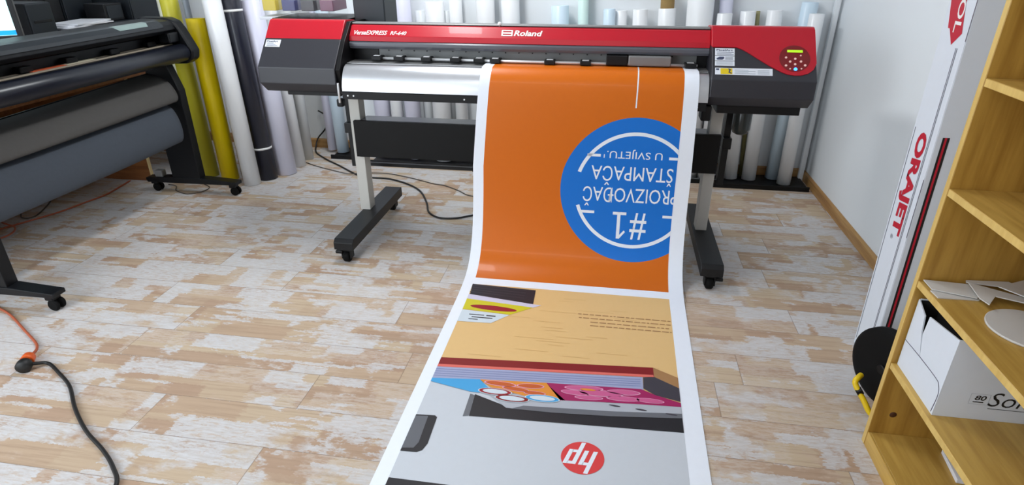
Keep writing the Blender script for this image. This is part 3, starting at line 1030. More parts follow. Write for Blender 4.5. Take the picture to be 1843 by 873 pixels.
GL = 'rolls standing in the left corner'
GB = 'rolls standing along the back wall'
for a in (
    ((-2.965, 3.862, 0), (-3.008, 3.905, 1.45), .022, 'roll_cream', 'slim cream roll at the far left of the corner rolls, beside the olive roll', GL),
    ((-2.871, 3.832, 0), (-2.924, 3.875, 1.42), .056, 'roll_olive', 'tall olive yellow roll in the left corner behind the plotter leg', GL),
    ((-2.762, 3.845, 0), (-2.812, 3.887, 1.40), .021, 'roll_steel', 'slim steel grey roll between the olive roll and the bright yellow roll', GL),
    ((-2.688, 3.789, 0), (-2.719, 3.822, 1.096), .059, 'roll_yellow', 'short bright yellow roll in the left corner', GL),
    ((-2.618, 3.834, 0), (-2.647, 3.846, 1.088), .008, 'roll_tan', 'thin tan tube just right of the bright yellow roll', GL),
    ((-2.577, 3.850, 0), (-2.650, 3.915, 1.40), .034, 'roll_black', 'black roll squeezed between the yellow roll and the tall white roll', GL),
    ((-2.472, 3.715, 0), (-2.537, 3.757, 1.42), .057, 'roll_white', 'tall white roll nearest the camera in the left corner', GL),
    ((-2.421, 3.842, 0), (-2.494, 3.884, 1.42), .066, 'roll_navy', 'dark navy roll with two white ties, beside the tall white roll', GL, None, (.155, .80)),
    ((-2.338, 3.965, 0), (-2.407, 4.001, 1.20), .069, 'roll_lavender', 'fat lavender white roll right of the dark navy roll', GL),
    ((-2.326, 4.140, 0), (-2.385, 4.174, 1.15), .046, 'roll_white', 'white roll under the printer left end, just right of the fat lavender roll', GL),
    ((-2.340, 4.315, 0), (-2.366, 4.345, 1.10), .041, 'roll_grey', 'light grey roll by the back baseboard, with a loose cable to its right', GL),
):
    film_roll(*a)
for a in (
    ((-2.223, 4.518, .02), (-2.254, 4.572, 1.15), .037, 'roll_lavender', 'slim lavender roll at the left end of the black base under the printer'),
    ((-2.111, 4.472, .02), (-2.177, 4.533, 1.18), .048, 'roll_blue', 'pale blue roll on the black base left of the printer stand'),
    ((-1.720, 4.434, .02), (-1.770, 4.492, 1.12), .062, 'roll_lavender', 'lavender blue roll seen just right of the left stand post'),
    ((-1.597, 4.414, .02), (-1.642, 4.473, 1.164), .047, 'roll_white', 'white roll rising just right of the dark ink box, leftmost above the red cover'),
    ((-1.467, 4.407, .02), (-1.525, 4.474, 1.30), .060, 'roll_lavender', 'tall lavender roll second from the left above the red cover'),
    ((-1.366, 4.497, .02), (-1.405, 4.530, 1.10), .041, 'roll_grey', 'grey roll between the lavender roll and the fat white roll, set back'),
    ((-1.237, 4.394, .02), (-1.277, 4.453, 1.165), .068, 'roll_white', 'fat white roll with an open dark core, third above the red cover'),
    ((-1.180, 4.500, .02), (-1.210, 4.528, 1.10), .023, 'roll_grey', 'narrow grey roll just behind the fat open cored roll'),
    ((-1.084, 4.405, .02), (-1.129, 4.470, 1.27), .046, 'roll_white', 'slim white roll right of the fat open cored white roll'),
    ((-0.858, 4.372, .02), (-0.909, 4.440, 1.32), .065, 'roll_white', 'tall white roll left of the maker lettering, behind the white knob'),
    ((-0.676, 4.376, .02), (-0.734, 4.443, 1.34), .064, 'roll_white', 'tall white roll right above the maker lettering'),
    ((-0.330, 4.353, .02), (-0.378, 4.412, 1.152), .060, 'roll_blue', 'short pale blue roll with an open core above the red cover centre'),
    ((-0.175, 4.374, .02), (-0.229, 4.444, 1.35), .036, 'roll_mint', 'slim mint roll reaching out of the top of the picture'),
    ((0.000, 4.334, .02), (-0.043, 4.392, 1.136), .040, 'roll_blue', 'short pale blue roll touching a white roll, right of the mint roll'),
    ((0.079, 4.380, .02), (0.036, 4.435, 1.123), .040, 'roll_white', 'short white roll pressed against the pale blue roll'),
    ((0.200, 4.323, .02), (0.162, 4.381, 1.136), .049, 'roll_white', 'short white roll with an open core left of the roll with the brown core'),
    ((0.379, 4.313, .02), (0.334, 4.371, 1.145), .056, 'roll_white', 'white roll with a brown cardboard core sticking out on top', .12),
    ((0.582, 4.320, .02), (0.537, 4.368, 1.36), .085, 'roll_white', 'very fat white roll above the right end of the red cover'),
    ((0.702, 4.245, .02), (0.694, 4.300, 1.125), .047, 'roll_white', 'white roll above the right cover, first left of the sticker column'),
    ((0.760, 4.357, .02), (0.702, 4.408, 1.33), .042, 'roll_lavender', 'tall lavender roll behind the rolls above the right cover'),
    ((0.888, 4.304, .02), (0.847, 4.362, 1.135), .048, 'roll_white', 'white roll above the middle of the right cover, beside a thin khaki tube'),
    ((0.970, 4.351, .02), (0.915, 4.408, 1.132), .016, 'roll_khaki', 'thin khaki tube between two white rolls above the right cover'),
    ((1.013, 4.298, .02), (1.011, 4.354, 1.144), .048, 'roll_white', 'white roll above the control panel, right of the thin khaki tube'),
    ((1.185, 4.345, .02), (1.219, 4.373, 1.192), .050, 'roll_blue', 'taller pale blue roll with a dark core near the back right corner'),
    ((1.236, 4.232, .02), (1.245, 4.278, 1.131), .045, 'roll_white', 'shorter white roll nearest the back right corner'),
):
    b0, t0, r, m, lab = a[:5]
    film_roll(b0, t0, r, m, lab, GB, a[5] if len(a) > 5 else None)

for (x0, x1, y0, y1, lab) in ((-2.16, -1.90, 4.335, 4.60, 'black slotted roll base on the floor left of the printer stand'),
                              (-1.80, -1.00, 4.255, 4.545, 'long black slotted roll base behind the black cross panel'),
                              (-0.98, 0.68, 4.20, 4.45, 'long black roll base on the floor behind the hanging orange print'),
                              (0.71, 1.385, 4.135, 4.412, 'black roll base on the floor in the back right corner')):
    t = thing('roll_base', lab, 'roll base', ((x0 + x1) / 2, (y0 + y1) / 2, 0), 'black roll bases along the back wall')
    MB().box(x0, x1, y0, y1, 0, 0.0155, 0.002).build('base_plate', M['black'], t)
    MB().box(x0, x1, y0, y0 + 0.012, 0.0157, 0.034, 0.002).build('front_rim', M['black'], t)
    n_ = max(2, int((x1 - x0) / 0.17))
    for k in range(n_):
        cx_ = x0 + (k + 0.5) * (x1 - x0) / n_
        MB().box(cx_ - 0.008, cx_ + 0.008, y0 + 0.0125, y0 + 0.030, 0.0157, 0.030, 0.002).build('divider', M['black'], t)

# ------------------------------------------------------------------ cutting plotter on the left
pl = thing('cutting_plotter', 'long black plotter on wheeled legs along the left side with grey fabric catch basket', 'plotter', (-2.8, 2.75, 0))
MB().prism([(-2.955, 0.92), (-2.955, 1.10), (-2.90, 1.118), (-2.76, 1.116), (-2.715, 1.108), (-2.69, 1.088), (-2.684, 1.060), (-2.70, 1.040), (-2.76, 1.035), (-2.80, 1.02), (-2.80, 0.92)], 1.75, 3.60, 'y', 0.003).build('upper_body', M['plotter'], pl)
MB().prism([(-2.745, 1.1165), (-2.715, 1.1125), (-2.69, 1.093), (-2.684, 1.076), (-2.6825, 1.079), (-2.6885, 1.0955), (-2.714, 1.1155), (-2.745, 1.1195)], 1.78, 3.46, 'y').build('top_rail_sheen', M['plotter_sheen'], pl)  # thin lighter strip that paints the sheen along the rounded top edge
MB().box(-2.81, -2.70, 1.75, 3.58, 0.945, 0.968, 0.002).build('cutting_bed', M['plotter'], pl)
MB().box(-2.795, -2.780, 1.75, 3.55, 0.968, 0.972).build('bed_strip', M['beige'], pl)
MB().box(-2.735, -2.720, 1.75, 3.55, 0.968, 0.974).build('bed_strip', M['beige'], pl)
for y in (2.05, 2.55, 2.82, 3.12, 3.42):
    MB().box(-2.80, -2.755, y - 0.035, y + 0.035, 0.972, 1.002, 0.005).build('pinch_wheel', M['black'], pl)
MB().cyl((-2.662, 1.75, 0.922), (-2.662, 3.56, 0.922), 0.052, 32, 0.01).build('front_roller', M['plotter_roll'], pl)
MB().box(-2.95, -2.70, 1.75, 3.57, 0.86, 0.945, 0.006).build('lower_body', M['plotter'], pl)
ep = [(-2.96, 0.84), (-2.96, 1.10), (-2.93, 1.124), (-2.74, 1.124), (-2.69, 1.105), (-2.66, 1.06), (-2.62, 0.975), (-2.60, 0.93), (-2.612, 0.88), (-2.66, 0.85)]
ec_ = MB().prism(ep, 3.562, 3.64, 'y', 0.012, 3).build('end_cap', M['plotter'], pl)
MB().box(-2.745, -2.67, 3.47, 3.560, 0.985, 1.045, 0.008).build('carriage', M['plotter'], pl)
MB().prism(ep, 1.68, 1.75, 'y', 0.012, 3).build('end_cap', M['plotter'], pl)
b = MB().poly([(-2.742, 3.10, 1.1200), (-2.7145, 3.10, 1.1162), (-2.7145, 3.36, 1.1162), (-2.742, 3.36, 1.1200)])
b.poly([(-2.7145, 3.10, 1.1162), (-2.690, 3.12, 1.0980), (-2.690, 3.34, 1.0980), (-2.7145, 3.36, 1.1162)])
b.build('nameplate', mat('pale_green_plate', (150, 170, 166), 0.35), pl)
for y0, xr_ in ((3.47, -2.690), (2.00, -2.665)):
    MB().prism([(-2.895, 0.09), (xr_, 0.09), (xr_, 0.30), (xr_ + 0.0, 0.70), (-2.74, 0.86), (-2.895, 0.86)], y0, y0 + 0.06, 'y', 0.003).build('leg', M['plotter'], pl)
    MB().prism([(-3.10, 0.085), (-3.10, 0.10), (-2.90, 0.112), (-2.66, 0.112), (-2.43, 0.098), (-2.43, 0.076), (-3.09, 0.068)], y0 - 0.005, y0 + 0.065, 'y', 0.004).build('foot', M['plotter'], pl)
    MB().box(-3.03, -2.975, y0 + 0.005, y0 + 0.05, 0.106, 0.150, 0.004).build('foot_bracket', M['alu_dull'], pl)
    for x in (-3.055, -2.475):
        fk = MB().box(x - 0.022, x + 0.022, y0 + 0.006, y0 + 0.054, 0.052, 0.078, 0.005).build('caster_fork', M['plotter'], pl)
        for s in (-1, 1):
            MB().cyl((x + 0.012 * math.cos(.4), y0 + 0.03 + s * 0.008, 0.029), (x + 0.012 * math.cos(.4), y0 + 0.03 + s * 0.026, 0.029), 0.029, 20, 0.006).build('wheel', M['rubber'], fk)
MB().box(-2.89, -2.85, 2.06, 3.47, 0.56, 0.62, 0.003).build('cross_beam', M['plotter'], pl)
up = [(-2.885, .800), (-2.80, .785), (-2.730, .755), (-2.690, .71), (-2.672, .672), (-2.678, .645), (-2.71, .635)]
up = [(p.x, p.y) for p in catmull([(x, z, 0) for x, z in up], 5)]
lo = [(-2.79, .630), (-2.73, .622), (-2.685, .595), (-2.652, .545), (-2.632, .480), (-2.634, .425), (-2.665, .405), (-2.76, .410)]
lo = [(p.x, p.y) for p in catmull([(x, z, 0) for x, z in lo], 5)]


def cloth(name, prof, y0, y1, m, sag, skew, tilt=0.0):
    mb = MB()
    n = 40
    rows = []
    for i in range(n + 1):
        k = i / n
        row = []
        for j, (x, z) in enumerate(prof):
            f = j / (len(prof) - 1)
            y = y0 + (y1 - y0) * k + skew * (f - 0.5) * k
            w = sag * math.sin(3.0 * k * math.pi + f * 2.0) * math.sin(f * math.pi) + 0.3 * sag * math.sin(11 * k + 5 * f)
            row.append((x + w, y, z - 0.6 * sag * math.sin(k * math.pi) * f - tilt * (1 - k) * (1 - f)))
        rows.append(row)
    V = [[mb.bm.verts.new(p) for p in row] for row in rows]
    W = [[mb.bm.verts.new((p[0] - 0.0035, p[1], p[2] - 0.0015)) for p in row] for row in rows]
    m_ = len(prof)
    for i in range(n):
        for j in range(m_ - 1):
            for g in (V, W):
                f = mb.bm.faces.new([g[i][j], g[i + 1][j], g[i + 1][j + 1], g[i][j + 1]])
                f.smooth = True
        for j in (0, m_ - 1):
            mb.bm.faces.new([V[i][j], V[i + 1][j], W[i + 1][j], W[i][j]])
    for i in (0, n):
        for j in range(m_ - 1):
            mb.bm.faces.new([V[i][j], V[i][j + 1], W[i][j + 1], W[i][j]])
    return mb.build(name, m, pl)


cloth('basket_fabric', up, 1.78, 3.44, M['fabric_warm'], 0.006, -0.06, 0.05)
cloth('basket_fabric', lo, 1.78, 3.36, M['fabric_cool'], 0.010, -0.10)
MB().tube([(-2.885, 1.76, .747), (-2.885, 3.52, .797)], 0.008, dense=0).build('basket_rod', M['plotter'], pl)
MB().tube([(-2.785, 1.76, .630), (-2.785, 3.52, .630)], 0.008, dense=0).build('basket_rod', M['plotter'], pl)
# papers left on the cutting bed
b = MB().box(-2.778, -2.738, 2.56, 2.76, 0.9725, 0.9755)
tag(b.build('paper_strip', mat('orange_red_paper', (206, 92, 52), 0.6)), 'orange strip of paper lying on the plotter bed', 'paper')
b = MB().box(-2.778, -2.738, 2.765, 2.95, 0.9725, 0.9755)
tag(b.build('paper_strip', mat('cream_paper', (206, 200, 176), 0.6)), 'cream strip of paper lying on the plotter bed right of the orange strip', 'paper')

# ------------------------------------------------------------------ desk with computers behind the plotter
dk = thing('desk', 'brown wooden desk behind the plotter carrying computers', 'desk', (-3.7, 3.1, 0))
MB().box(-4.12, -3.20, 1.9, 4.36, 0.725, 0.75, 0.002).build('desk_top', M['desk'], dk)
sp = MB().box(-4.10, -3.222, 3.655, 3.675, 0, 0.724).build('side_panel', M['desk'], dk)
MB().box(-3.2215, -3.214, 3.653, 3.677, 0, 0.724, 0.001).build('panel_edge', M['desk_edge'], sp)
MB().box(-4.10, -3.222, 1.93, 1.95, 0, 0.724).build('side_panel', M['desk'], dk)
MB().box(-4.10, -3.222, 4.33, 4.35, 0, 0.724).build('side_panel', M['desk'], dk)
MB().box(-4.10, -4.08, 1.95, 4.33, 0.2, 0.724).build('modesty_panel', M['desk'], dk)


def case(name, lab, x0, x1, y0, y1, z0, z1, m, cat):
    t = thing(name, lab, cat, ((x0 + x1) / 2, (y0 + y1) / 2, z0))
    MB().box(x0, x1 - 0.012, y0, y1, z0, z1, 0.004).build('case', M[m], t)
    fp = MB().box(x1 - 0.0115, x1, y0 + 0.002, y1 - 0.002, z0 + 0.004, z1 - 0.004, 0.005).build('front_panel', M[m], t)
    return t, fp


Z0 = 0.7505
t, fp = case('computer_tower', 'slate computer tower beside the lit monitor', -3.75, -3.30, 3.175, 3.345, Z0, 1.228, 'pc', 'computer')
MB().box(-3.2995, -3.2965, 3.20, 3.32, 1.12, 1.135, 0.001).build('drive_slot', M['pc_dark'], fp)
t, fp = case('computer_tower', 'black computer tower between the two slate towers on the desk', -4.0, -3.56, 3.575, 3.685, Z0, 1.30, 'pc_dark', 'computer')
t, fp = case('computer_tower', 'slate computer tower behind the white papers on the desk', -4.0, -3.56, 3.705, 3.95, Z0, 1.34, 'pc', 'computer')
t, fp = case('computer_tower', 'dark computer tower at the right end of the desk, next to the cream roll', -3.74, -3.30, 3.99, 4.25, Z0, 1.32, 'pc', 'computer')
t = thing('desktop_printer', 'low black desktop printer under the white papers', 'printer', (-3.4, 3.66, Z0))
MB().box(-3.55, -3.26, 3.36, 3.965, Z0, 1.055, 0.012).build('printer_body', M['pc_dark'], t)
MB().box(-3.545, -3.27, 3.37, 3.955, 1.0555, 1.068, 0.004).build('printer_lid', M['pc'], t)
MB().box(-3.262, -3.245, 3.46, 3.86, 0.80, 0.90, 0.004).build('paper_tray', M['pc'], t)
t = thing('small_black_box', 'small black box standing on the low desktop printer', 'box', (-3.42, 3.88, 1.0685))
MB().box(-3.50, -3.345, 3.795, 3.955, 1.0685, 1.180, 0.006).build('box_body', M['pc_dark'], t)
MB().box(-3.3445, -3.341, 3.81, 3.94, 1.085, 1.165, 0.001).build('front_plate', M['pc'], t)
for k, (dx, dy, rz, s) in enumerate(((0, 0, 6, 0), (0.006, 0.03, -5, 0.02), (-0.01, 0.055, 9, 0.03))):
    z = 1.0688 + 0.0072 * k
    b = MB().box(-3.475 + dx, -3.275 + dx, 3.38 + dy, 3.72 + dy, z, z + 0.007, rot=Matrix.Rotation(R(rz), 3, 'Z'))
    tag(b.build('paper_stack', M['paper']), ('lowest of the white paper stacks on the desktop printer', 'middle one of the white paper stacks on the desktop printer', 'uppermost of the white paper stacks on the desktop printer')[k], 'paper', 'white papers on the desktop printer')
# monitor
mo = thing('monitor', 'computer monitor lit with a pale screen and a blue bar at its foot', 'monitor', (-3.52, 2.95, Z0))
ax = Vector((0.80, 0.60, 0)).normalized()
nx = Vector((0.60, -0.80, 0)).normalized()
PR = Vector((-3.30, 3.105, 0))


def mp(a, h, z):
    return PR - ax * a + nx * h + Vector((0, 0, z))


def mbox(mb, a0, a1, h0, h1, z0, z1):
    vs = [mb.bm.verts.new(mp(a, h, z)) for a in (a0, a1) for h in (h0, h1) for z in (z0, z1)]
    for q in ((0, 1, 3, 2), (4, 6, 7, 5), (0, 4, 5, 1), (2, 3, 7, 6), (0, 2, 6, 4), (1, 5, 7, 3)):
        mb.bm.faces.new([vs[i] for i in q])
    return mb


mbox(MB(), 0, 0.54, -0.035, 0.0, 1.045, 1.40).build('housing', M['alu_dull'], mo)
b = MB()
for q in ((0.002, 0.026, 1.047, 1.398), (0.514, 0.538, 1.047, 1.398), (0.026, 0.514, 1.047, 1.070), (0.026, 0.514, 1.376, 1.398)):
    mbox(b, q[0], q[1], 0.0005, 0.010, q[2], q[3])
b.build('bezel', M['pc_dark'], mo)
sc = mbox(MB(), 0.026, 0.514, 0.0005, 0.003, 1.070, 1.376).build('screen', mat('lit_screen', (200, 235, 235), 0.3, emit=(196, 236, 238), emit_strength=1.1), mo)
mbox(MB(), 0.026, 0.514, 0.003, 0.0035, 1.072, 1.098).build('blue_bar', mat('lit_blue_bar', (20, 150, 230), 0.3, emit=(20, 150, 230), emit_strength=1.0), sc)
mbox(MB(), 0.026, 0.514, 0.003, 0.0035, 1.098, 1.116).build('white_bar', mat('lit_white_bar', (250, 250, 245), 0.3, emit=(252, 250, 244), emit_strength=1.3), sc)
mbox(MB(), 0.23, 0.31, -0.045, -0.02, Z0 + 0.012, 1.10).build('stand_neck', M['pc_dark'], mo)
mbox(MB(), 0.15, 0.39, -0.10, 0.09, Z0, Z0 + 0.014).build('stand_foot', M['pc_dark'], mo)

# ------------------------------------------------------------------ cables on the floor
def cord(name, pts, r, m, lab, cat='cable', z=None):
    P = [(p[0], p[1], (r + 0.0012) if len(p) == 2 else p[2]) for p in pts]
    return tag(MB().tube(P, r, 8, 7).build(name, m), lab, cat)


ext = thing('extension_cord', 'orange extension cord ending in an orange socket at the lower left floor', 'cable', (-2.4, 1.8, 0))
MB().tube([(-3.1, 2.10, .007), (-2.90, 2.03, .007), (-2.72, 1.976, .007), (-2.614, 1.931, .007), (-2.447, 1.836, .007), (-2.332, 1.77, .007), (-2.285, 1.730, .008), (-2.262, 1.690, .014), (-2.250, 1.668, .022)], 0.0055).build('cord', M['orange_cable'], ext)
MB().lathe((-2.252, 1.676, .024), (-2.222, 1.622, .026), [(0, .007), (.012, .012), (.020, .022), (.045, .024), (.055, .0235)], 20).build('socket', M['orange_plastic'], ext)
pw = thing('power_cable', 'thick black cable plugged into the orange socket and running to the lower left', 'cable', (-1.9, 1.4, 0))
MB().lathe((-2.2205, 1.6192, .026), (-2.200, 1.582, .025), [(0, .0235), (.012, .027), (.032, .027), (.038, .022), (.041, .0)], 22).build('plug', M['cable'], pw)
MB().tube([(-2.215, 1.600, .028), (-2.185, 1.632, .018), (-2.150, 1.648, .009), (-2.067, 1.606, .008), (-1.956, 1.539, .008), (-1.836, 1.433, .008), (-1.708, 1.339, .008), (-1.582, 1.268, .008), (-1.496, 1.209, .008), (-1.431, 1.145, .008), (-1.42, 1.05, .008), (-1.47, .95, .008)], 0.0070).build('cord', M['cable'], pw)
cord('loose_cord', [(-3.9, 2.20), (-3.62, 2.55), (-3.533, 2.747), (-3.457, 2.90), (-3.395, 3.043), (-3.366, 3.189), (-3.335, 3.346), (-3.352, 3.50), (-3.37, 3.62)], .005, M['orange_cable'], 'long orange cord lying on the floor under the plotter', 'cable')
cord('loose_cord', [(-3.93, 2.46, .0175), (-3.60, 2.50, .0175), (-3.41, 2.60, .0175), (-3.385, 2.68, .0175), (-3.44, 2.76, .0175), (-3.55, 2.80, .0175), (-3.70, 2.84, .0175), (-3.90, 2.80, .0175)], .005, M['orange_cable'], 'looped orange cord under the near end of the plotter', 'cable')
cord('loose_cord', [(-3.75, 3.35), (-3.62, 3.20), (-3.52, 3.02), (-3.50, 2.93), (-3.56, 2.92), (-3.65, 3.0), (-3.80, 3.1)], .004, M['grey_cable'], 'grey brown cord loop on the floor below the fabric basket', 'cable')
cord('signal_cable', [(-3.05, 3.60), (-2.973, 3.575), (-2.92, 3.50), (-2.85, 3.462), (-2.795, 3.450), (-2.735, 3.49), (-2.716, 3.55), (-2.734, 3.60), (-2.80, 3.64)], .003, M['grey_cable'], 'thin dark cable loop under the far plotter foot', 'cable')
cord('mains_cable', [(-2.34, 4.585, .32), (-2.262, 4.588, .26), (-2.30, 4.585, .17), (-2.37, 4.575, .09), (-2.375, 4.52, .02), (-2.33, 4.44, .008), (-2.25, 4.36, .007), (-2.15, 4.27, .007), (-2.02, 4.17, .007), (-1.76, 3.966, .007), (-1.539, 3.94, .007), (-1.364, 3.851, .007), (-1.237, 3.728, .007), (-1.138, 3.539, .007), (-1.08, 3.389, .007), (-.994, 3.313, .007), (-.89, 3.321, .007), (-.798, 3.379, .007), (-.6, 3.50, .007), (-.2, 3.62, .007), (.3, 3.68, .007), (.45, 3.75, .007)], .006, M['cable'], 'black cable curling across the floor behind the printer stand', 'cable')
cord('data_cable', [(-2.40, 4.24), (-2.30, 4.20), (-2.178, 4.13), (-2.02, 4.06), (-1.86, 3.985, .012), (-1.78, 3.99, .0215), (-1.70, 4.03, .012), (-1.569, 4.05), (-1.37, 3.98), (-1.20, 3.90), (-1.105, 3.873), (-.988, 3.793), (-.87, 3.706), (-.6, 3.70), (-.2, 3.80)], .0035, M['grey_cable'], 'thin grey cable running beside the black cable behind the printer', 'cable')

# ------------------------------------------------------------------ pine shelf unit on the right
SX0, SX1, SY0, SY1 = 0.92, 1.400, 0.70, 1.700
sh = thing('shelf_unit', 'open pine shelf unit against the right wall', 'shelf', (1.16, 1.2, 0))


def edge_faces(o, m, axis=0, sign=-1):
    o.data.materials.append(m)
    for p in o.data.polygons:
        if p.normal[axis] * sign > 0.9:
            p.material_index = 1
    return o


for y0 in (SY1, SY0 - 0.022):
    edge_faces(MB().box(SX0, SX1, y0, y0 + 0.022, 0, 1.95, 0.0015, 1).build('side_panel', M['pine_panel_shaded'], sh), M['pine_edge'])
bb = MB().box(SX0 + 0.008, SX1 - 0.02, SY0, SY1 - 0.0005, 0.035, 0.055, 0.001, 1).build('bottom_board', M['pine'], sh)
MB().box(SX0 + 0.001, SX0 + 0.0075, SY0, SY1 - 0.001, 0.0, 0.055, 0.001, 1).build('kick_board', M['pine'], bb)
for z in (0.338, 0.630, 0.915, 1.208, 1.50, 1.93):
    edge_faces(MB().box(SX0 + 0.001, SX1 - 0.02, SY0, SY1 - 0.0005, z - 0.021, z, 0.0015, 1).build('shelf_board', M['pine'], sh), M['pine_edge'])
MB().box(SX1 - 0.019, SX1 - 0.012, SY0, SY1 - 0.001, 0, 1.95).build('back_panel', M['pine_panel_shaded'], sh)
b = MB()
b.lathe((0.978, 1.6995, 0.135), (0.978, 1.698, 0.135), [(0, 0.011), (0.001, 0.010), (0.0012, 0.0)], 14)
b.build('wood_knot', mat('dark_knot', (70, 36, 14), 0.6), sh)

# the white carton on the second board
CX0, CX1, CY0, CY1, CZ = 0.936, 1.262, 1.462, 1.694, 0.3385
ct = thing('carton', 'white cardboard box with handwriting on the second shelf board', 'box', (1.09, 1.58, CZ))
T = 0.004
b = MB().box(CX0 + T, CX1, CY0, CY0 + T, CZ, 0.586)                       # side with the writing
b.box(CX1 - T, CX1, CY0 + T, CY1 - T, CZ, 0.586).box(CX0 + T, CX1, CY1 - T, CY1, CZ, 0.575).box(CX0 + T, CX1 - T, CY0 + T, CY1 - T, CZ, CZ + T)
b.build('carton_body', M['carton'], ct)
b = MB().box(CX0 + T + 0.001, CX1 - T - .001, CY0 + T + .0005, CY0 + T + 0.0015, CZ + T + .001, 0.583).box(CX0 + T + 0.001, CX1 - T - .001, CY1 - T - 0.0015, CY1 - T - .0005, CZ + T + .001, 0.572)
b.box(CX0 + 0.06, CX0 + 0.062, CY0 + T + .002, CY1 - T - .002, CZ + T + .001, 0.57)
b.build('carton_inside_shade', M['carton_shade'], ct)  # black sheets that paint the shade of the carton's interior


def flap(name, yz):
    return MB().prism(yz, CX0, CX0 + T - 0.0002, 'x').build(name, M['carton'], ct)


flap('end_flap', [(CY0, CZ), (CY1, CZ), (CY1, 0.430), (1.602, 0.434), (1.600, 0.436), (1.500, 0.437), (1.480, 0.432), (CY0, 0.405)])
flap('end_flap', [(CY1, 0.4305), (CY1, 0.573), (1.641, 0.548), (1.630, 0.500), (1.601, 0.4365)])
flap('end_flap', [(1.599, 0.4365), (1.621, 0.500), (1.616, 0.560), (CY0, 0.586), (CY0, 0.4055), (1.480, 0.4325), (1.500, 0.4375)])
b = MB()
b.tube([(CX0 - 0.0002, CY1, 0.430), (CX0 - 0.0002, 1.60, 0.4355), (CX0 - 0.0002, 1.50, 0.437), (CX0 - 0.0002, 1.478, 0.430), (CX0 - 0.0002, 1.466, 0.405), (CX0 - 0.0002, 1.470, 0.345)], 0.0011, 6)
b.build('flap_seam', M['carton_line'], ct)
b = MB()
YF = CY0 - 0.0006
b.flat(text2d('80', 0.02, 0.15), lambda x, y: Vector((1.024 + x * 0.028, YF, 0.4035 + y * 0.016)))
b.flat(text2d('Solu', -0.004, 0.2), lambda x, y: Vector((1.060 + x * 0.115, YF, 0.387 + y * 0.046)))
b.flat(q4, lambda x, y: Vector((1.064 + x * 0.11, YF, 0.378 + y * 0.0018)))
b.flat(q4, lambda x, y: Vector((1.022 + x * 0.026, YF, 0.396 + y * 0.003)))
b.build('carton_writing', M['marker'], ct)
b = MB()
for q in ((1.012, 1.060, 0.424, 0.4248), (1.012, 1.060, 0.390, 0.3908), (1.012, 1.0128, 0.390, 0.4248), (1.0592, 1.060, 0.390, 0.4248)):
    b.flat(q4, lambda x, y, q=q: Vector((q[0] + x * (q[1] - q[0]), YF, q[2] + y * (q[3] - q[2]))))
b.build('stamp_frame', M['pale_ink'], ct)

# board offcuts and the white disc on the third board
ZS = 0.6305


def offcut(pts, z, th, lab, tilt=0.0):
    n = len(pts)
    mb = MB()
    x0 = min(p[0] for p in pts)
    A = [mb.bm.verts.new((p[0], p[1], z + (p[0] - x0) * tilt)) for p in pts]
    B = [mb.bm.verts.new((p[0], p[1], z + th + (p[0] - x0) * tilt)) for p in pts]
    for q in [A, B] + [[A[i], A[(i + 1) % n], B[(i + 1) % n], B[i]] for i in range(n)]:
        mb.bm.faces.new(q)
    tag(mb.build('board_offcut', M['card_grey']), lab, 'offcut', 'pale board offcuts on the third shelf board')


offcut([(0.930, 1.600), (1.034, 1.602), (1.045, 1.613), (0.962, 1.640), (0.927, 1.640)], ZS, .003, 'small pale offcut lying lowest, under the large offcut by the shelf side panel')
offcut([(0.931, 1.695), (1.046, 1.680), (1.042, 1.612), (1.028, 1.603), (0.930, 1.640)], ZS + .004, .003, 'large four cornered pale offcut by the shelf side panel', .02)
offcut([(1.035, 1.681), (1.040, 1.694), (1.150, 1.695), (1.155, 1.683), (1.115, 1.665)], ZS + .012, .003, 'long pale offcut at the back of the offcut heap', .03)
offcut([(1.033, 1.669), (1.138, 1.597), (1.123, 1.569), (1.066, 1.597), (1.028, 1.549), (1.020, 1.581)], ZS + .018, .003, 'jagged pale offcut with a point towards the white disc', .02)
offcut([(1.094, 1.642), (1.190, 1.692), (1.30, 1.66), (1.25, 1.56), (1.133, 1.591)], ZS + .026, .003, 'broad pale offcut on the right of the heap, topmost', .02)
offcut([(1.14, 1.56), (1.16, 1.62), (1.32, 1.64), (1.33, 1.56)], ZS, .006, 'pale offcut at the right rear of the heap, lying flat on the board')
tag(MB().lathe((1.088, 1.462, ZS), (1.088, 1.462, ZS + 0.006), [(0, .097), (.001, .0985), (.005, .0985), (.006, .097)], 56).build('white_disc', M['card_grey']), 'flat round white disc lying on the third shelf board', 'disc')
tag(MB().box(1.108, 1.30, 1.50, 1.625, 0.0555, 0.070, 0.001, 1, rot=Matrix.Rotation(R(-6), 3, 'Z')).build('paper_pad', M['paper']), 'white pad of paper on the lowest shelf board', 'paper')

# ------------------------------------------------------------------ tall film carton behind the shelf unit
tc_ = thing('tall_carton', 'tall narrow white carton with red lettering standing between wall and shelf unit', 'box', (1.165, 2.235, 0))
BX, BY0, BY1, BH = 1.088, 2.150, 2.322, 1.62
LEAN = 0.022


def tb(x, y, z):
    return Vector((x, y + LEAN * z, z))


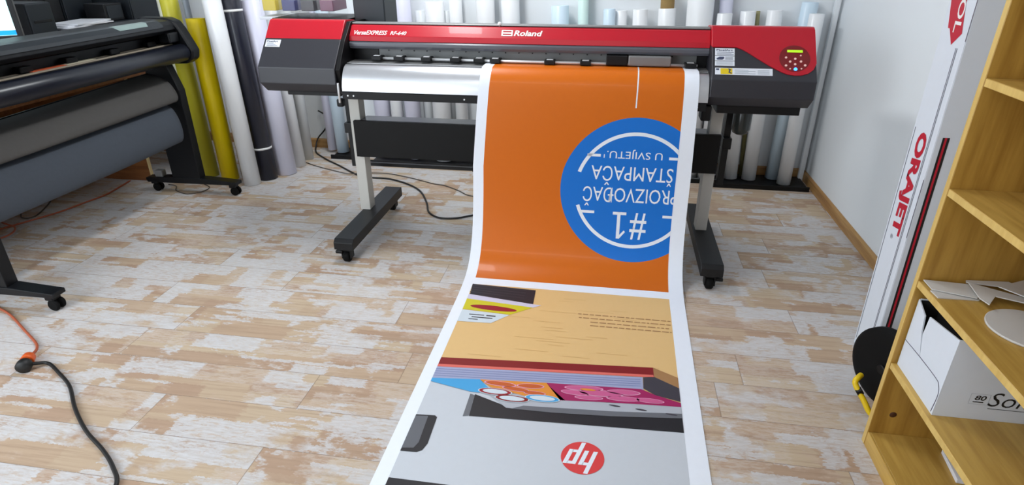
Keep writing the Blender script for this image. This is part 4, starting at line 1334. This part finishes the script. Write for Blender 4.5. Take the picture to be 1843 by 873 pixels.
b = MB()
vs = [b.bm.verts.new(tb(x, y, z)) for x in (BX, BX + 0.172) for y in (BY0, BY1) for z in (0.0, BH)]
for q in ((0, 1, 3, 2), (4, 6, 7, 5), (0, 4, 5, 1), (2, 3, 7, 6), (0, 2, 6, 4), (1, 5, 7, 3)):
    b.bm.faces.new([vs[i] for i in q])
bmesh.ops.bevel(b.bm, geom=list(b.bm.edges), offset=0.002, segments=2, affect='EDGES')
cb = b.build('carton_body', M['carton'], tc_)
XF = BX - 0.0008
b = MB()
b.flat(text2d('ORAJET', 0.045, -0.12, 1.0), lambda x, y: tb(XF - .0004, 2.292 - y * 0.086, 0.922 - x * 0.385))
b.build('red_lettering', M['carton_red'], tc_)
b = MB()
b.flat(([(1.215, 2.232), (1.262, 2.270), (1.262, 2.282), (1.345, 2.312), (1.585, 2.312), (1.585, 2.216), (1.345, 2.216), (1.255, 2.186)], [(0, 1, 2, 3, 4, 5, 6, 7)]), lambda z, y: tb(XF, y - LEAN * (z - 1.2), z))
b.build('red_badge', M['carton_red'], tc_)
b = MB()
b.flat(text2d('ORAFOL', 0.015, 0.0), lambda x, y: tb(XF - .0006, 2.262 - y * 0.042 - 0.018 * x, 1.558 - x * 0.305))
b.build('white_lettering', M['white'], tc_)
b = MB()


def strip(y, z0, z1, w):
    b.flat(q4, lambda x, t: tb(XF, y - x * w, z0 + t * (z1 - z0)))


strip(2.310, 0.03, 0.925, 0.003)
strip(2.196, 0.03, 1.21, 0.003)
strip(2.188, 0.03, 1.21, 0.003)
b.flat(text2d('\u00ae', 0.0), lambda x, y: tb(XF, 2.268 - y * 0.018, 0.528 - x * 0.018))
strip(2.154, 1.235, 1.60, 0.0035)
strip(2.154, 0.56, 0.78, 0.0035)
b.build('printed_lines', M['carton_line'], tc_)
b = MB()
for x0, x1, m in ((1.106, 1.113, 0), (1.113, 1.120, 1), (1.120, 1.128, 0)):
    b.mi = m
    b.flat(q4, lambda x, t: tb(x0 + x * (x1 - x0), BY0 - 0.0008, 0.03 + t * 0.90))
b.build('side_stripes', [M['marker'], M['carton_red']], tc_)

# ------------------------------------------------------------------ hand truck between carton and shelf
ht = thing('hand_truck', 'small hand truck with black wheel and yellow tube frame behind the shelf side panel', 'hand truck', (1.05, 1.88, 0))
wc = Vector((1.045, 1.935, 0.150))
wa = Vector((-0.91, -0.41, 0)).normalized()
w = MB().lathe(wc - wa * 0.022, wc + wa * 0.022, [(0, 0.02), (0.002, 0.10), (0.003, 0.135), (0.010, 0.149), (0.034, 0.149), (0.041, 0.135), (0.042, 0.10), (0.044, 0.03), (0.044, 0.0)], 48).build('wheel', M['rubber'], ht)
MB().cyl(wc + wa * 0.0225, wc + wa * 0.034, 0.018, 18, 0.003).build('hub', M['black'], w)
MB().tube([(1.10, 1.82, 0.016), (1.02, 1.825, 0.016), (0.985, 1.835, 0.020), (0.962, 1.860, 0.055), (0.938, 1.892, 0.092), (0.936, 1.902, 0.108), (0.946, 1.912, 0.115), (0.962, 1.930, 0.114)], 0.010, 12, 8).build('tube_frame', M['yellow_steel'], ht)
MB().box(0.936, 0.958, 1.868, 1.892, 0.070, 0.090, 0.003, rot=Matrix.Rotation(R(-35), 3, 'Y')).build('clamp', M['black'], ht)
MB().cyl((1.10, 1.80, 0.016), wc - wa * 0.03, 0.009, 12).build('axle_bracket', M['black_metal'], ht)
